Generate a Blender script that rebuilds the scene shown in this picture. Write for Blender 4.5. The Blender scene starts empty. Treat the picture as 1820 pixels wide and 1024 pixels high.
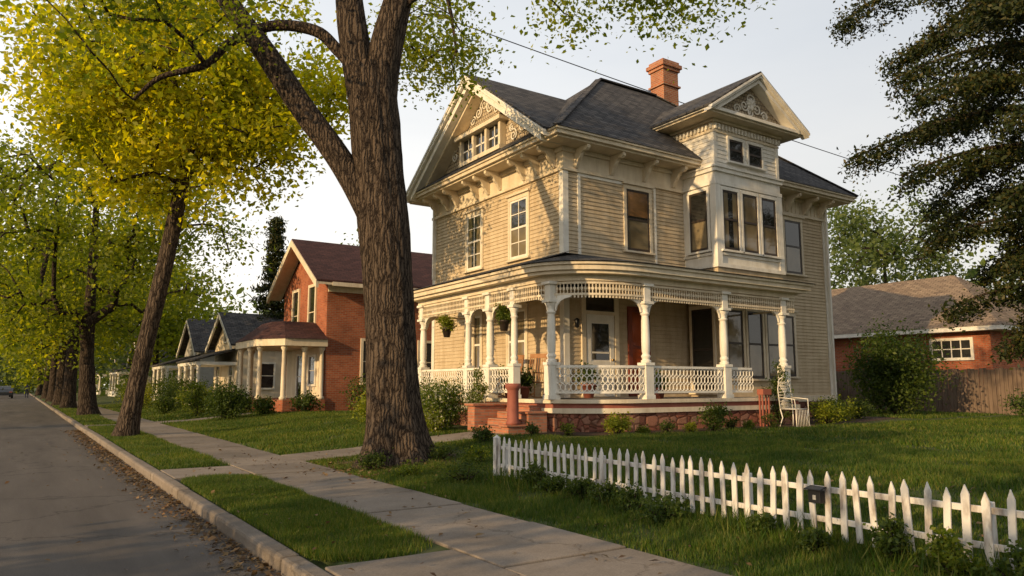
import bpy, math, random, time
import numpy as np
from mathutils import Vector, Matrix, noise
random.seed(7); rng=np.random.default_rng(7)
T0=time.time()
SC=bpy.context.scene; COL=SC.collection

# ------------------------------------------------------------------ materials
def nmat(name):
    m=bpy.data.materials.new(name); m.use_nodes=True
    nt=m.node_tree; nt.nodes.clear()
    out=nt.nodes.new('ShaderNodeOutputMaterial')
    return m,nt,out
def ramp(nt,stops):
    r=nt.nodes.new('ShaderNodeValToRGB'); e=r.color_ramp.elements
    while len(e)<len(stops): e.new(0.5)
    for i,(p,c) in enumerate(stops):
        e[i].position=p; e[i].color=(c[0],c[1],c[2],1)
    return r
def coords(nt,kind='Object',stretch=(1,1,1)):
    tc=nt.nodes.new('ShaderNodeTexCoord'); mp=nt.nodes.new('ShaderNodeMapping')
    mp.inputs['Scale'].default_value=stretch
    nt.links.new(tc.outputs[kind],mp.inputs['Vector']); return mp.outputs[0]
def noise_n(nt,vec,scale,detail=5,rough=.6):
    n=nt.nodes.new('ShaderNodeTexNoise'); n.inputs['Scale'].default_value=scale
    n.inputs['Detail'].default_value=detail; n.inputs['Roughness'].default_value=rough
    nt.links.new(vec,n.inputs['Vector']); return n
def mixc(nt,a,b,mode='MULTIPLY',fac=1.0):
    mx=nt.nodes.new('ShaderNodeMix'); mx.data_type='RGBA'; mx.blend_type=mode; mx.inputs[0].default_value=fac
    for s,i in ((a,6),(b,7)):
        if isinstance(s,tuple): mx.inputs[i].default_value=(*s,1)
        else: nt.links.new(s,mx.inputs[i])
    return mx.outputs[2]
def pmat(name,c1,c2,scale=3,rough=.7,bump=.1,bscale=40,stretch=(1,1,1),spec=.3,lo=.3,hi=.7,c3=None,metal=0,bdist=.01,grime=0):
    m,nt,out=nmat(name); L=nt.links
    v=coords(nt,'Object',stretch)
    n1=noise_n(nt,v,scale)
    st=[(lo,c1),(hi,c2)]
    if c3: st=[(lo,c1),((lo+hi)/2,c2),(hi,c3)]
    r=ramp(nt,st); L.new(n1.outputs['Fac'],r.inputs[0]); col=r.outputs[0]
    if grime>0:
        vg=coords(nt,'Object',(2.2,2.2,.35)); ng=noise_n(nt,vg,1.6,8,.75)
        rg=ramp(nt,[(.38,(.62,.55,.45)),(.56,(1,1,1))]); L.new(ng.outputs['Fac'],rg.inputs[0]); col=mixc(nt,col,rg.outputs[0],'MULTIPLY',grime)
    b=nt.nodes.new('ShaderNodeBsdfPrincipled'); L.new(col,b.inputs['Base Color'])
    b.inputs['Roughness'].default_value=rough; b.inputs['Specular IOR Level'].default_value=spec
    b.inputs['Metallic'].default_value=metal
    if bump>0:
        n2=noise_n(nt,v,bscale,6,.65)
        bp=nt.nodes.new('ShaderNodeBump'); bp.inputs['Strength'].default_value=bump; bp.inputs['Distance'].default_value=bdist
        L.new(n2.outputs['Fac'],bp.inputs['Height']); L.new(bp.outputs[0],b.inputs['Normal'])
    L.new(b.outputs[0],out.inputs[0]); return m
def brickmat(name,c1,c2,mortar,bw,rh,ms,rough=.85,bump=.6,bdist=.01,nscale=1.2,nmix=.5,spec=.2,smooth=.1):
    m,nt,out=nmat(name); L=nt.links
    v=coords(nt,'UV')
    nz=noise_n(nt,v,6,2)
    mixv=nt.nodes.new('ShaderNodeVectorMath'); mixv.operation='MULTIPLY_ADD'
    mixv.inputs[1].default_value=(.012,.012,0)
    L.new(nz.outputs['Color'],mixv.inputs[0]); L.new(v,mixv.inputs[2])
    bt=nt.nodes.new('ShaderNodeTexBrick'); bt.inputs['Scale'].default_value=1
    bt.inputs['Brick Width'].default_value=bw; bt.inputs['Row Height'].default_value=rh
    bt.inputs['Mortar Size'].default_value=ms; bt.inputs['Mortar Smooth'].default_value=smooth
    bt.inputs['Color1'].default_value=(*c1,1); bt.inputs['Color2'].default_value=(*c2,1); bt.inputs['Mortar'].default_value=(*mortar,1)
    L.new(mixv.outputs[0],bt.inputs['Vector'])
    n1=noise_n(nt,v,nscale,6,.7); r=ramp(nt,[(.3,(.55,.55,.55)),(.7,(1.3,1.28,1.22))]); L.new(n1.outputs['Fac'],r.inputs[0])
    col=mixc(nt,bt.outputs['Color'],r.outputs[0],'MULTIPLY',nmix)
    b=nt.nodes.new('ShaderNodeBsdfPrincipled'); L.new(col,b.inputs['Base Color'])
    b.inputs['Roughness'].default_value=rough; b.inputs['Specular IOR Level'].default_value=spec
    n2=noise_n(nt,v,60,4,.7)
    ad=nt.nodes.new('ShaderNodeMath'); ad.operation='MULTIPLY_ADD'; ad.inputs[1].default_value=.5
    L.new(n2.outputs['Fac'],ad.inputs[0])
    inv=nt.nodes.new('ShaderNodeMath'); inv.operation='SUBTRACT'; inv.inputs[0].default_value=1; L.new(bt.outputs['Fac'],inv.inputs[1])
    L.new(inv.outputs[0],ad.inputs[2])
    bp=nt.nodes.new('ShaderNodeBump'); bp.inputs['Strength'].default_value=bump; bp.inputs['Distance'].default_value=bdist
    L.new(ad.outputs[0],bp.inputs['Height']); L.new(bp.outputs[0],b.inputs['Normal'])
    L.new(b.outputs[0],out.inputs[0]); return m
def stonemat(name):
    m,nt,out=nmat(name); L=nt.links
    v=coords(nt,'UV',(3.0,4.6,1)); nz=noise_n(nt,v,1.5,3)
    mv=nt.nodes.new('ShaderNodeVectorMath'); mv.operation='MULTIPLY_ADD'; mv.inputs[1].default_value=(.25,.2,0); L.new(nz.outputs['Color'],mv.inputs[0]); L.new(v,mv.inputs[2])
    a=nt.nodes.new('ShaderNodeTexVoronoi'); a.inputs['Scale'].default_value=1; a.inputs['Randomness'].default_value=.6; L.new(mv.outputs[0],a.inputs['Vector'])
    e=nt.nodes.new('ShaderNodeTexVoronoi'); e.feature='DISTANCE_TO_EDGE'; e.inputs['Scale'].default_value=1; e.inputs['Randomness'].default_value=.6; L.new(mv.outputs[0],e.inputs['Vector'])
    sp=nt.nodes.new('ShaderNodeSeparateColor'); L.new(a.outputs['Color'],sp.inputs[0])
    r=ramp(nt,[(0,(.16,.07,.05)),(.35,(.30,.11,.07)),(.65,(.36,.17,.11)),(1,(.25,.15,.11))]); L.new(sp.outputs[0],r.inputs[0])
    re=ramp(nt,[(.02,(.45,.40,.36)),(.07,(1,1,1))]); L.new(e.outputs['Distance'],re.inputs[0])
    n2=noise_n(nt,v,14,5,.7); rn=ramp(nt,[(.3,(.6,.6,.6)),(.7,(1.25,1.25,1.25))]); L.new(n2.outputs['Fac'],rn.inputs[0])
    col=mixc(nt,mixc(nt,r.outputs[0],re.outputs[0]),rn.outputs[0])
    b=nt.nodes.new('ShaderNodeBsdfPrincipled'); L.new(col,b.inputs['Base Color']); b.inputs['Roughness'].default_value=.95; b.inputs['Specular IOR Level'].default_value=.15
    mn=nt.nodes.new('ShaderNodeMath'); mn.operation='MINIMUM'; mn.inputs[1].default_value=.15; L.new(e.outputs['Distance'],mn.inputs[0])
    ad=nt.nodes.new('ShaderNodeMath'); ad.operation='MULTIPLY_ADD'; ad.inputs[1].default_value=.12; L.new(n2.outputs['Fac'],ad.inputs[0]); L.new(mn.outputs[0],ad.inputs[2])
    bp=nt.nodes.new('ShaderNodeBump'); bp.inputs['Strength'].default_value=1; bp.inputs['Distance'].default_value=.2
    L.new(ad.outputs[0],bp.inputs['Height']); L.new(bp.outputs[0],b.inputs['Normal']); L.new(b.outputs[0],out.inputs[0]); return m
def leafmat(name,cols,trans=.45,tcol=None,rough=.55,var=(.72,.8,.75)):
    m,nt,out=nmat(name); L=nt.links
    g=nt.nodes.new('ShaderNodeNewGeometry')
    st=[(i/(max(1,len(cols)-1)),c) for i,c in enumerate(cols)]
    r=ramp(nt,st); L.new(g.outputs['Random Per Island'],r.inputs[0])
    v=coords(nt,'Object'); n1=noise_n(nt,v,.55,3); r2=ramp(nt,[(.35,var),(.65,(1.22,1.15,1))]); L.new(n1.outputs['Fac'],r2.inputs[0])
    col=mixc(nt,r.outputs[0],r2.outputs[0])
    b=nt.nodes.new('ShaderNodeBsdfPrincipled'); b.inputs['Roughness'].default_value=rough; b.inputs['Specular IOR Level'].default_value=.25
    L.new(col,b.inputs['Base Color'])
    t=nt.nodes.new('ShaderNodeBsdfTranslucent'); L.new(mixc(nt,col,tcol or (1.8,1.7,.7)),t.inputs['Color'])
    ms=nt.nodes.new('ShaderNodeMixShader'); ms.inputs[0].default_value=trans
    L.new(b.outputs[0],ms.inputs[1]); L.new(t.outputs[0],ms.inputs[2]); L.new(ms.outputs[0],out.inputs[0]); return m
def glassmat(name,c,rough=.04):
    m,nt,out=nmat(name); L=nt.links
    v=coords(nt,'Object'); n1=noise_n(nt,v,1.1,2)
    r=ramp(nt,[(.35,c),(.65,tuple(min(1,x*2.2) for x in c))]); L.new(n1.outputs['Fac'],r.inputs[0])
    b=nt.nodes.new('ShaderNodeBsdfPrincipled'); L.new(r.outputs[0],b.inputs['Base Color'])
    b.inputs['Roughness'].default_value=rough; b.inputs['Specular IOR Level'].default_value=.8
    n2=noise_n(nt,v,2.2,1); bp=nt.nodes.new('ShaderNodeBump'); bp.inputs['Strength'].default_value=.25; bp.inputs['Distance'].default_value=.02
    L.new(n2.outputs['Fac'],bp.inputs['Height']); L.new(bp.outputs[0],b.inputs['Normal'])
    L.new(b.outputs[0],out.inputs[0]); return m

M={}
M['siding']=pmat('siding_paint',(.46,.36,.235),(.555,.45,.305),1.2,.75,.25,25,(1,1,6),grime=.45)
M['cream']=pmat('cream_trim_paint',(.59,.495,.36),(.72,.625,.475),2.0,.6,.12,40,grime=.4)
M['white']=pmat('white_paint',(.66,.62,.545),(.78,.745,.67),2.5,.55,.1,40,grime=.3)
M['picket']=pmat('weathered_white_paint',(.27,.23,.20),(.60,.57,.53),8,.7,.35,50,(1,1,.35),lo=.34,hi=.52)
M['shingle']=brickmat('asphalt_shingles',(.045,.043,.045),(.10,.093,.090),(.015,.015,.017),.34,.17,.014,.9,.9,.025,1.5,.8)
M['shingle_brown']=brickmat('brown_shingles',(.17,.12,.085),(.26,.19,.13),(.06,.045,.03),.35,.17,.012,.9,.8,.015,1.5,.6)
M['shingle_maroon']=brickmat('maroon_shingles',(.045,.020,.018),(.075,.033,.029),(.02,.01,.01),.35,.16,.01,.9,.8,.015,1.5,.6)
M['brick']=brickmat('red_brick',(.27,.066,.030),(.36,.108,.050),(.25,.18,.13),.23,.078,.008,.85,.5,.01,.8,.75)
M['brick_step']=brickmat('step_brick',(.34,.12,.065),(.43,.175,.10),(.26,.19,.14),.21,.07,.008,.85,.5,.01,1.5,.5)
M['stone']=stonemat('sandstone_foundation')
M['scale']=brickmat('gable_shingles',(.38,.31,.22),(.48,.40,.295),(.12,.09,.07),.13,.12,.010,.8,.9,.015,2,.7)
M['redtrim']=pmat('brick_red_paint',(.24,.07,.045),(.31,.10,.065),4,.6,.1)
M['darkwood']=pmat('dark_sash_paint',(.035,.025,.02),(.06,.045,.035),4,.45,.05)
M['redwood']=pmat('stained_wood_door',(.10,.02,.012),(.22,.05,.025),3,.3,.1,20,(1,1,.3))
M['glass']=glassmat('window_glass',(.012,.012,.011))
M['curtain']=glassmat('window_glass_with_curtain',(.10,.078,.045),.06)
M['shade']=glassmat('window_glass_with_blind',(.13,.07,.03),.08)
M['floor']=pmat('porch_floor_paint',(.22,.19,.16),(.30,.26,.22),3,.6,.1)
M['terracotta']=pmat('terracotta',(.20,.06,.042),(.29,.095,.065),5,.7,.2)
M['plankwood']=pmat('weathered_planks',(.10,.07,.05),(.19,.135,.10),4,.85,.4,30,(3,3,.4))
M['black']=pmat('black_plastic',(.012,.012,.013),(.02,.02,.02),5,.4,.0)
M['wire']=pmat('cable_rubber',(.015,.015,.016),(.02,.02,.02),5,.5,0)
M['wood']=pmat('oiled_wood',(.25,.11,.04),(.38,.19,.08),4,.45,.1,30,(1,1,.3))
M['soil']=pmat('mulch_soil',(.045,.028,.018),(.11,.07,.045),9,.95,1,60,bdist=.03)
M['grey']=pmat('grey_paint',(.30,.29,.27),(.38,.37,.35),4,.7,.1)

def m_bark(name,dark,light,k=1):
    m,nt,out=nmat(name); L=nt.links
    vd=coords(nt,'Object'); dn=noise_n(nt,vd,3.0,5,.65)
    v=coords(nt,'Object',(1,1,.11))
    mv=nt.nodes.new('ShaderNodeVectorMath'); mv.operation='MULTIPLY_ADD'; mv.inputs[1].default_value=(.16,.16,.05); L.new(dn.outputs['Color'],mv.inputs[0]); L.new(v,mv.inputs[2])
    vo=nt.nodes.new('ShaderNodeTexVoronoi'); vo.feature='DISTANCE_TO_EDGE'; vo.inputs['Scale'].default_value=15*k; L.new(mv.outputs[0],vo.inputs['Vector'])
    sc=nt.nodes.new('ShaderNodeMath'); sc.operation='MULTIPLY'; sc.inputs[1].default_value=2.6; sc.use_clamp=True; L.new(vo.outputs['Distance'],sc.inputs[0])
    v2=coords(nt,'Object',(1,1,.35)); n3=noise_n(nt,v2,38*k,6,.75)
    ad=nt.nodes.new('ShaderNodeMath'); ad.operation='MULTIPLY_ADD'; ad.inputs[1].default_value=.75; L.new(n3.outputs['Fac'],ad.inputs[0]); L.new(sc.outputs[0],ad.inputs[2])
    r=ramp(nt,[(.38,dark),(.62,tuple((a+b)/2 for a,b in zip(dark,light))),(1.0,light)]); L.new(ad.outputs[0],r.inputs[0])
    b=nt.nodes.new('ShaderNodeBsdfPrincipled'); L.new(r.outputs[0],b.inputs['Base Color']); b.inputs['Roughness'].default_value=.95; b.inputs['Specular IOR Level'].default_value=.1
    bp=nt.nodes.new('ShaderNodeBump'); bp.inputs['Strength'].default_value=1; bp.inputs['Distance'].default_value=.045
    L.new(ad.outputs[0],bp.inputs['Height']); L.new(bp.outputs[0],b.inputs['Normal']); L.new(b.outputs[0],out.inputs[0]); return m
M['bark']=m_bark('tree_bark',(.014,.010,.008),(.115,.085,.062))
M['bark2']=m_bark('tree_bark_dark',(.014,.010,.008),(.085,.064,.048))

def m_asphalt():
    m,nt,out=nmat('asphalt'); L=nt.links
    v=coords(nt,'Object'); vs=coords(nt,'Object',(1,.12,1))
    a=noise_n(nt,vs,1.4,6,.65); bq=noise_n(nt,v,90,3,.8)
    r=ramp(nt,[(.3,(.060,.051,.045)),(.55,(.088,.076,.067)),(.75,(.118,.102,.09))]); L.new(a.outputs['Fac'],r.inputs[0])
    r2=ramp(nt,[(.3,(.5,.5,.5)),(.75,(1.8,1.75,1.7))]); L.new(bq.outputs['Fac'],r2.inputs[0])
    c1=mixc(nt,r.outputs[0],r2.outputs[0],'MULTIPLY',.9)
    vo=nt.nodes.new('ShaderNodeTexVoronoi'); vo.feature='DISTANCE_TO_EDGE'; vo.inputs['Scale'].default_value=.3
    dn=noise_n(nt,v,2.5,5); md=nt.nodes.new('ShaderNodeVectorMath'); md.operation='MULTIPLY_ADD'; md.inputs[1].default_value=(.9,.9,0)
    L.new(dn.outputs['Color'],md.inputs[0]); L.new(v,md.inputs[2]); L.new(md.outputs[0],vo.inputs['Vector'])
    rc=ramp(nt,[(.003,(.4,.4,.4)),(.010,(1,1,1))]); L.new(vo.outputs['Distance'],rc.inputs[0])
    c2=mixc(nt,c1,rc.outputs[0],'MULTIPLY',.7)
    b=nt.nodes.new('ShaderNodeBsdfPrincipled'); L.new(c2,b.inputs['Base Color']); b.inputs['Roughness'].default_value=.85; b.inputs['Specular IOR Level'].default_value=.25
    bp=nt.nodes.new('ShaderNodeBump'); bp.inputs['Strength'].default_value=.5; bp.inputs['Distance'].default_value=.01
    L.new(bq.outputs['Fac'],bp.inputs['Height']); L.new(bp.outputs[0],b.inputs['Normal']); L.new(b.outputs[0],out.inputs[0]); return m
M['asphalt']=m_asphalt()
def m_conc():
    m,nt,out=nmat('concrete'); L=nt.links
    v=coords(nt,'Object')
    a=noise_n(nt,v,.9,7,.7); bq=noise_n(nt,v,70,3,.8); g=nt.nodes.new('ShaderNodeNewGeometry')
    r=ramp(nt,[(.3,(.145,.12,.097)),(.5,(.21,.175,.143)),(.7,(.265,.225,.188))]); L.new(a.outputs['Fac'],r.inputs[0])
    r2=ramp(nt,[(.3,(.68,.68,.68)),(.75,(1.22,1.22,1.22))]); L.new(bq.outputs['Fac'],r2.inputs[0])
    r3=ramp(nt,[(0,(.78,.78,.78)),(1,(1.1,1.08,1.05))]); L.new(g.outputs['Random Per Island'],r3.inputs[0])
    c=mixc(nt,mixc(nt,r.outputs[0],r2.outputs[0],'MULTIPLY',.9),r3.outputs[0])
    vo=nt.nodes.new('ShaderNodeTexVoronoi'); vo.feature='DISTANCE_TO_EDGE'; vo.inputs['Scale'].default_value=.38
    dn=noise_n(nt,v,3,5); md=nt.nodes.new('ShaderNodeVectorMath'); md.operation='MULTIPLY_ADD'; md.inputs[1].default_value=(.7,.7,0)
    L.new(dn.outputs['Color'],md.inputs[0]); L.new(v,md.inputs[2]); L.new(md.outputs[0],vo.inputs['Vector'])
    rc=ramp(nt,[(.002,(.35,.33,.3)),(.006,(1,1,1))]); L.new(vo.outputs['Distance'],rc.inputs[0]); c=mixc(nt,c,rc.outputs[0],'MULTIPLY',.6)
    b=nt.nodes.new('ShaderNodeBsdfPrincipled'); L.new(c,b.inputs['Base Color']); b.inputs['Roughness'].default_value=.85; b.inputs['Specular IOR Level'].default_value=.2
    bp=nt.nodes.new('ShaderNodeBump'); bp.inputs['Strength'].default_value=.4; bp.inputs['Distance'].default_value=.008
    L.new(bq.outputs['Fac'],bp.inputs['Height']); L.new(bp.outputs[0],b.inputs['Normal']); L.new(b.outputs[0],out.inputs[0]); return m
M['concrete']=m_conc()
M['lawn']=pmat('lawn_soil_and_grass',(.034,.042,.013),(.052,.072,.016),1.3,.95,.8,60,c3=(.095,.095,.032),bdist=.03)
M['grass']=leafmat('grass_blades',[(.03,.065,.008),(.055,.105,.012),(.095,.135,.018),(.19,.175,.055)],.4,(1.7,1.5,.5),var=(.62,.75,.7))
M['leaf_yellow']=leafmat('leaves_yellow_green',[(.16,.19,.010),(.25,.27,.012),(.34,.34,.014),(.42,.38,.02)],.6,(2.2,2.0,.5))
M['leaf_light']=leafmat('leaves_light_green',[(.08,.115,.012),(.145,.175,.016),(.23,.245,.020)],.55,(2.1,1.95,.55))
M['leaf_green']=leafmat('leaves_green',[(.045,.08,.012),(.075,.115,.016),(.12,.155,.022),(.17,.19,.03)],.5,(1.9,1.8,.55))
M['leaf_far_haze']=leafmat('leaves_distant_haze_tint',[(.07,.10,.035),(.10,.135,.045),(.14,.17,.06)],.45,(1.5,1.5,.7))  # air haze over far foliage put into the leaf colour as paler green
M['needle']=leafmat('dark_conifer_needles',[(.013,.023,.006),(.023,.035,.009),(.037,.048,.012),(.085,.068,.018)],.2,(1.6,1.4,.5))
M['shrub']=leafmat('shrub_leaves',[(.03,.055,.012),(.052,.082,.016),(.10,.13,.022)],.4)
M['shrub_y']=leafmat('yellow_shrub_leaves',[(.12,.16,.012),(.20,.22,.018),(.27,.27,.025)],.4)
M['flower']=leafmat('cream_blossoms',[(.45,.42,.3),(.6,.55,.42)],.3,(1,1,1))
M['dead']=leafmat('fallen_leaves',[(.08,.04,.018),(.15,.085,.04),(.23,.145,.07),(.12,.08,.05)],.2,(1,1,1))

# ------------------------------------------------------------------ builders
def empty(name,loc=(0,0,0)):
    e=bpy.data.objects.new(name,None); e.empty_display_size=.3; e.location=loc; COL.objects.link(e); return e
def attach(o,parent):
    if parent is not None:
        o.parent=parent; o.matrix_parent_inverse=Matrix.Translation(-Vector(parent.location))
class MB:
    def __init__(s): s.v=[]; s.f=[]; s.sm=[]
    def add(s,vs,fs,smooth=False):
        o=len(s.v); s.v.extend([tuple(p) for p in vs]); s.f.extend([tuple(i+o for i in f) for f in fs]); s.sm.extend([smooth]*len(fs))
    def box(s,x0,x1,y0,y1,z0,z1):
        if x0>x1:x0,x1=x1,x0
        if y0>y1:y0,y1=y1,y0
        if z0>z1:z0,z1=z1,z0
        s.add([(x0,y0,z0),(x1,y0,z0),(x1,y1,z0),(x0,y1,z0),(x0,y0,z1),(x1,y0,z1),(x1,y1,z1),(x0,y1,z1)],
              [(0,3,2,1),(4,5,6,7),(0,1,5,4),(1,2,6,5),(2,3,7,6),(3,0,4,7)])
    def wb(s,pl,c,h0,h1,z0,z1,d0,d1):
        if pl=='X': s.box(c-d1,c-d0,h0,h1,z0,z1)
        else: s.box(h0,h1,c-d1,c-d0,z0,z1)
    def beam(s,p,q,w,h,up=(0,0,1)):
        p=Vector(p);q=Vector(q);d=(q-p).normalized();u=Vector(up)
        sd=d.cross(u)
        if sd.length<1e-4: sd=d.cross(Vector((1,0,0)))
        sd.normalize(); u=sd.cross(d).normalized()
        a=sd*w/2;b=u*h/2
        s.add([p-a-b,p+a-b,p+a+b,p-a+b,q-a-b,q+a-b,q+a+b,q-a+b],[(0,3,2,1),(4,5,6,7),(0,1,5,4),(1,2,6,5),(2,3,7,6),(3,0,4,7)])
    def tube(s,pts,rads,n=8,smooth=True,cap=True):
        pts=[Vector(p) for p in pts]; vs=[];fs=[]
        ref=None
        for i,p in enumerate(pts):
            t=(pts[min(i+1,len(pts)-1)]-pts[max(i-1,0)])
            if t.length<1e-6: t=Vector((0,0,1))
            t.normalize()
            if ref is None:
                ref=Vector((1,0,0)) if abs(t.x)<.8 else Vector((0,1,0))
            a=(ref-t*ref.dot(t)).normalized(); b=t.cross(a); ref=a
            r=rads[i] if hasattr(rads,'__len__') else rads
            for k in range(n):
                th=2*math.pi*k/n; vs.append(p+a*(r*math.cos(th))+b*(r*math.sin(th)))
        for i in range(len(pts)-1):
            for k in range(n):
                k2=(k+1)%n; fs.append((i*n+k,i*n+k2,(i+1)*n+k2,(i+1)*n+k))
        if cap:
            fs.append(tuple(range(n-1,-1,-1))); fs.append(tuple((len(pts)-1)*n+k for k in range(n)))
        s.add(vs,fs,smooth)
    def lathe(s,x,y,prof,n=16,smooth=True):
        vs=[];fs=[]
        for r,z in prof:
            for k in range(n):
                th=2*math.pi*(k+.5)/n; vs.append((x+r*math.cos(th),y+r*math.sin(th),z))
        for i in range(len(prof)-1):
            for k in range(n):
                k2=(k+1)%n; fs.append((i*n+k,i*n+k2,(i+1)*n+k2,(i+1)*n+k))
        fs.append(tuple(range(n-1,-1,-1))); fs.append(tuple((len(prof)-1)*n+k for k in range(n)))
        s.add(vs,fs,smooth)
    def prism(s,pts,off):
        off=Vector(off); P=[Vector(p) for p in pts]; n=len(P)
        nrm=(P[1]-P[0]).cross(P[2]-P[0])
        if nrm.dot(off)>0: P=P[::-1]
        vs=P+[p+off for p in P]
        fs=[tuple(range(n)),tuple(range(2*n-1,n-1,-1))]+[(i,i+n,(i+1)%n+n,(i+1)%n) for i in range(n)]
        s.add(vs,fs)
    def poly(s,pts): s.add(pts,[tuple(range(len(pts)))])
    def build(s,name,mat,parent=None,bevel=0):
        me=bpy.data.meshes.new(name); me.from_pydata(s.v,[],s.f); me.update()
        setuv(me); me.polygons.foreach_set('use_smooth',s.sm)
        me.materials.append(mat); o=bpy.data.objects.new(name,me); COL.objects.link(o); attach(o,parent)
        if bevel>0:
            b=o.modifiers.new('bevel','BEVEL'); b.width=bevel; b.segments=2; b.limit_method='ANGLE'; b.angle_limit=math.radians(40)
        return o
def setuv(me):
    np_=len(me.polygons)
    if np_==0: return
    nr=np.empty(np_*3); me.polygons.foreach_get('normal',nr); nr=nr.reshape(-1,3)
    lt=np.empty(np_,dtype=np.int32); me.polygons.foreach_get('loop_total',lt)
    vi=np.empty(len(me.loops),dtype=np.int32); me.loops.foreach_get('vertex_index',vi)
    co=np.empty(len(me.vertices)*3); me.vertices.foreach_get('co',co); co=co.reshape(-1,3)[vi]
    n=np.repeat(nr,lt,axis=0)
    h=np.stack([-n[:,1],n[:,0],np.zeros(len(n))],1); l=np.linalg.norm(h,axis=1)
    flat=l<.15; l[flat]=1; h=h/l[:,None]; h[flat]=(1,0,0)
    v=np.cross(n,h); uv=np.stack([(co*h).sum(1),(co*v).sum(1)],1)
    ul=me.uv_layers.new(name='UVMap'); ul.data.foreach_set('uv',uv.astype(np.float32).ravel())
def fastmesh(name,V,k,mat,parent=None):
    V=np.asarray(V,dtype=np.float32).reshape(-1,3); n=len(V); nf=n//k
    me=bpy.data.meshes.new(name); me.vertices.add(n); me.vertices.foreach_set('co',V.ravel())
    me.loops.add(n); me.loops.foreach_set('vertex_index',np.arange(n,dtype=np.int32))
    me.polygons.add(nf); me.polygons.foreach_set('loop_start',np.arange(0,n,k,dtype=np.int32))
    me.update(calc_edges=True); me.validate()
    me.materials.append(mat); o=bpy.data.objects.new(name,me); COL.objects.link(o); attach(o,parent); return o
def norm(a): return a/np.maximum(np.linalg.norm(a,axis=1,keepdims=True),1e-6)
def leaves(name,P,size,mat,parent,aspect=.62,up=.6,jit=.35):
    P=np.asarray(P); n=len(P)
    nr=norm(rng.normal(size=(n,3))+np.array([0,0,up])); d=norm(np.cross(nr,rng.normal(size=(n,3)))); s=np.cross(nr,d)
    L=(size*(1+jit*rng.normal(size=n)).clip(.4,1.8))[:,None]; W=L*aspect
    V=np.stack([P-d*L/2,P+s*W/2+nr*L*.1-d*L*.05,P+d*L/2,P-s*W/2+nr*L*.1-d*L*.05],1)
    return fastmesh(name,V,4,mat,parent)
def clump(C,n,spread,sq=.7):
    C=np.asarray(C,dtype=float); P=np.repeat(C,n,axis=0); return P+rng.normal(size=P.shape)*np.array([spread,spread,spread*sq])

# ------------------------------------------------------------------ terrain
def g(x):
    if x<=4.6: return .12
    if x>=9.5: return .45
    t=(x-4.6)/4.9; return .12+.33*(t*t*(3-2*t))
def gv(x):
    t=np.clip((x-4.6)/4.9,0,1); return .12+.33*t*t*(3-2*t)
xs=[-2500,-400,-100,-30,-12,-7,-5.85,-5.7,-2,1.95,2.05,2.3,3.5,4.6]+[4.6+.35*i for i in range(1,15)]+[12,20,40,100,400,2500]
zs=[]
for x in xs:
    if x<=-5.84: zs.append(.11)
    elif x<2.1: zs.append(-.03)
    else: zs.append(g(x))
ys=[-300,-60,-20,-5,0,5,10,15,20,30,45,70,120,250,600,2500]
gm=MB(); vs=[(x,y,z) for y in ys for x,z in zip(xs,zs)]; nx=len(xs)
gm.add(vs,[(j*nx+i,j*nx+i+1,(j+1)*nx+i+1,(j+1)*nx+i) for j in range(len(ys)-1) for i in range(nx-1)])
gm.build('ground',M['lawn'])
rd=MB()
ryy=[-60,0,10,30,60,120,600]
rd.add([(x,y,0.0) for y in ryy for x in (-5.72,-2,1.98)],[(j*3+i,j*3+i+1,(j+1)*3+i+1,(j+1)*3+i) for j in range(len(ryy)-1) for i in range(2)])
rd.build('road',M['asphalt'])
kb=MB()
y=-20.0
while y<260:
    L=2.4 if y<60 else 20
    for xa,xb in ((1.93,2.11),(-5.88,-5.70)):
        kb.box(xa+random.uniform(-.012,.012),xb,y+.010,y+L-.010,-.05,.135+random.uniform(-.012,.010))
    y+=L
kb.build('kerb',M['concrete'],bevel=.035)
sw=MB(); y=-8.0
while y<200:
    L=1.45 if y<60 else 10
    dz=random.uniform(-.008,.008); sw.box(3.27+random.uniform(-.005,.01),4.57+random.uniform(-.01,.01),y+.010,y+L-.010,0,.142+dz); y+=L
y=-8.0
while y<5.9:
    sw.box(2.115,3.262,y+.009,min(y+1.6,5.85)-.009,0,.139+random.uniform(-.003,.003)); y+=1.6
sw.box(2.115,3.262,12.55,13.9,0,.139); sw.box(2.115,3.262,29.4,30.8,0,.139)
sw.build('sidewalk',M['concrete'],bevel=.010)
def walk(name,y0,y1,x0,x1):
    w=MB(); n=max(2,int((x1-x0)/1.2))
    for i in range(n):
        a=x0+(x1-x0)*i/n+.008; b=x0+(x1-x0)*(i+1)/n-.008
        za,zb=g(a)+.022,g(b)+.022
        w.add([(a,y0,za-.1),(b,y0,zb-.1),(b,y1,zb-.1),(a,y1,za-.1),(a,y0,za),(b,y0,zb),(b,y1,zb),(a,y1,za)],[(0,3,2,1),(4,5,6,7),(0,1,5,4),(1,2,6,5),(2,3,7,6),(3,0,4,7)])
    return w.build(name,M['concrete'])
walk('front_path',14.0,15.4,4.58,9.2)
walk('front_path',30.9,32.2,4.58,8.2)
# worn earth round the big tree
ws=MB(); cen=(5.7,12.5); R=[]
for k in range(40):
    a=2*math.pi*k/40; r=1.15+.35*noise.noise(Vector((math.cos(a)*1.5,math.sin(a)*1.5,3))); x=max(4.60,cen[0]+r*math.cos(a)*1.1); R.append((x,min(13.9,cen[1]+r*math.sin(a))))
vs=[(cen[0]+(x-cen[0])*f,cen[1]+(y-cen[1])*f,g(cen[0]+(x-cen[0])*f)+.008) for f in (.3,.55,.8,1.0) for x,y in R]
ws.add(vs,[(j*40+k,j*40+(k+1)%40,(j+1)*40+(k+1)%40,(j+1)*40+k) for j in range(3) for k in range(40)])
ws.build('bare_soil',M['soil'])

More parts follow.
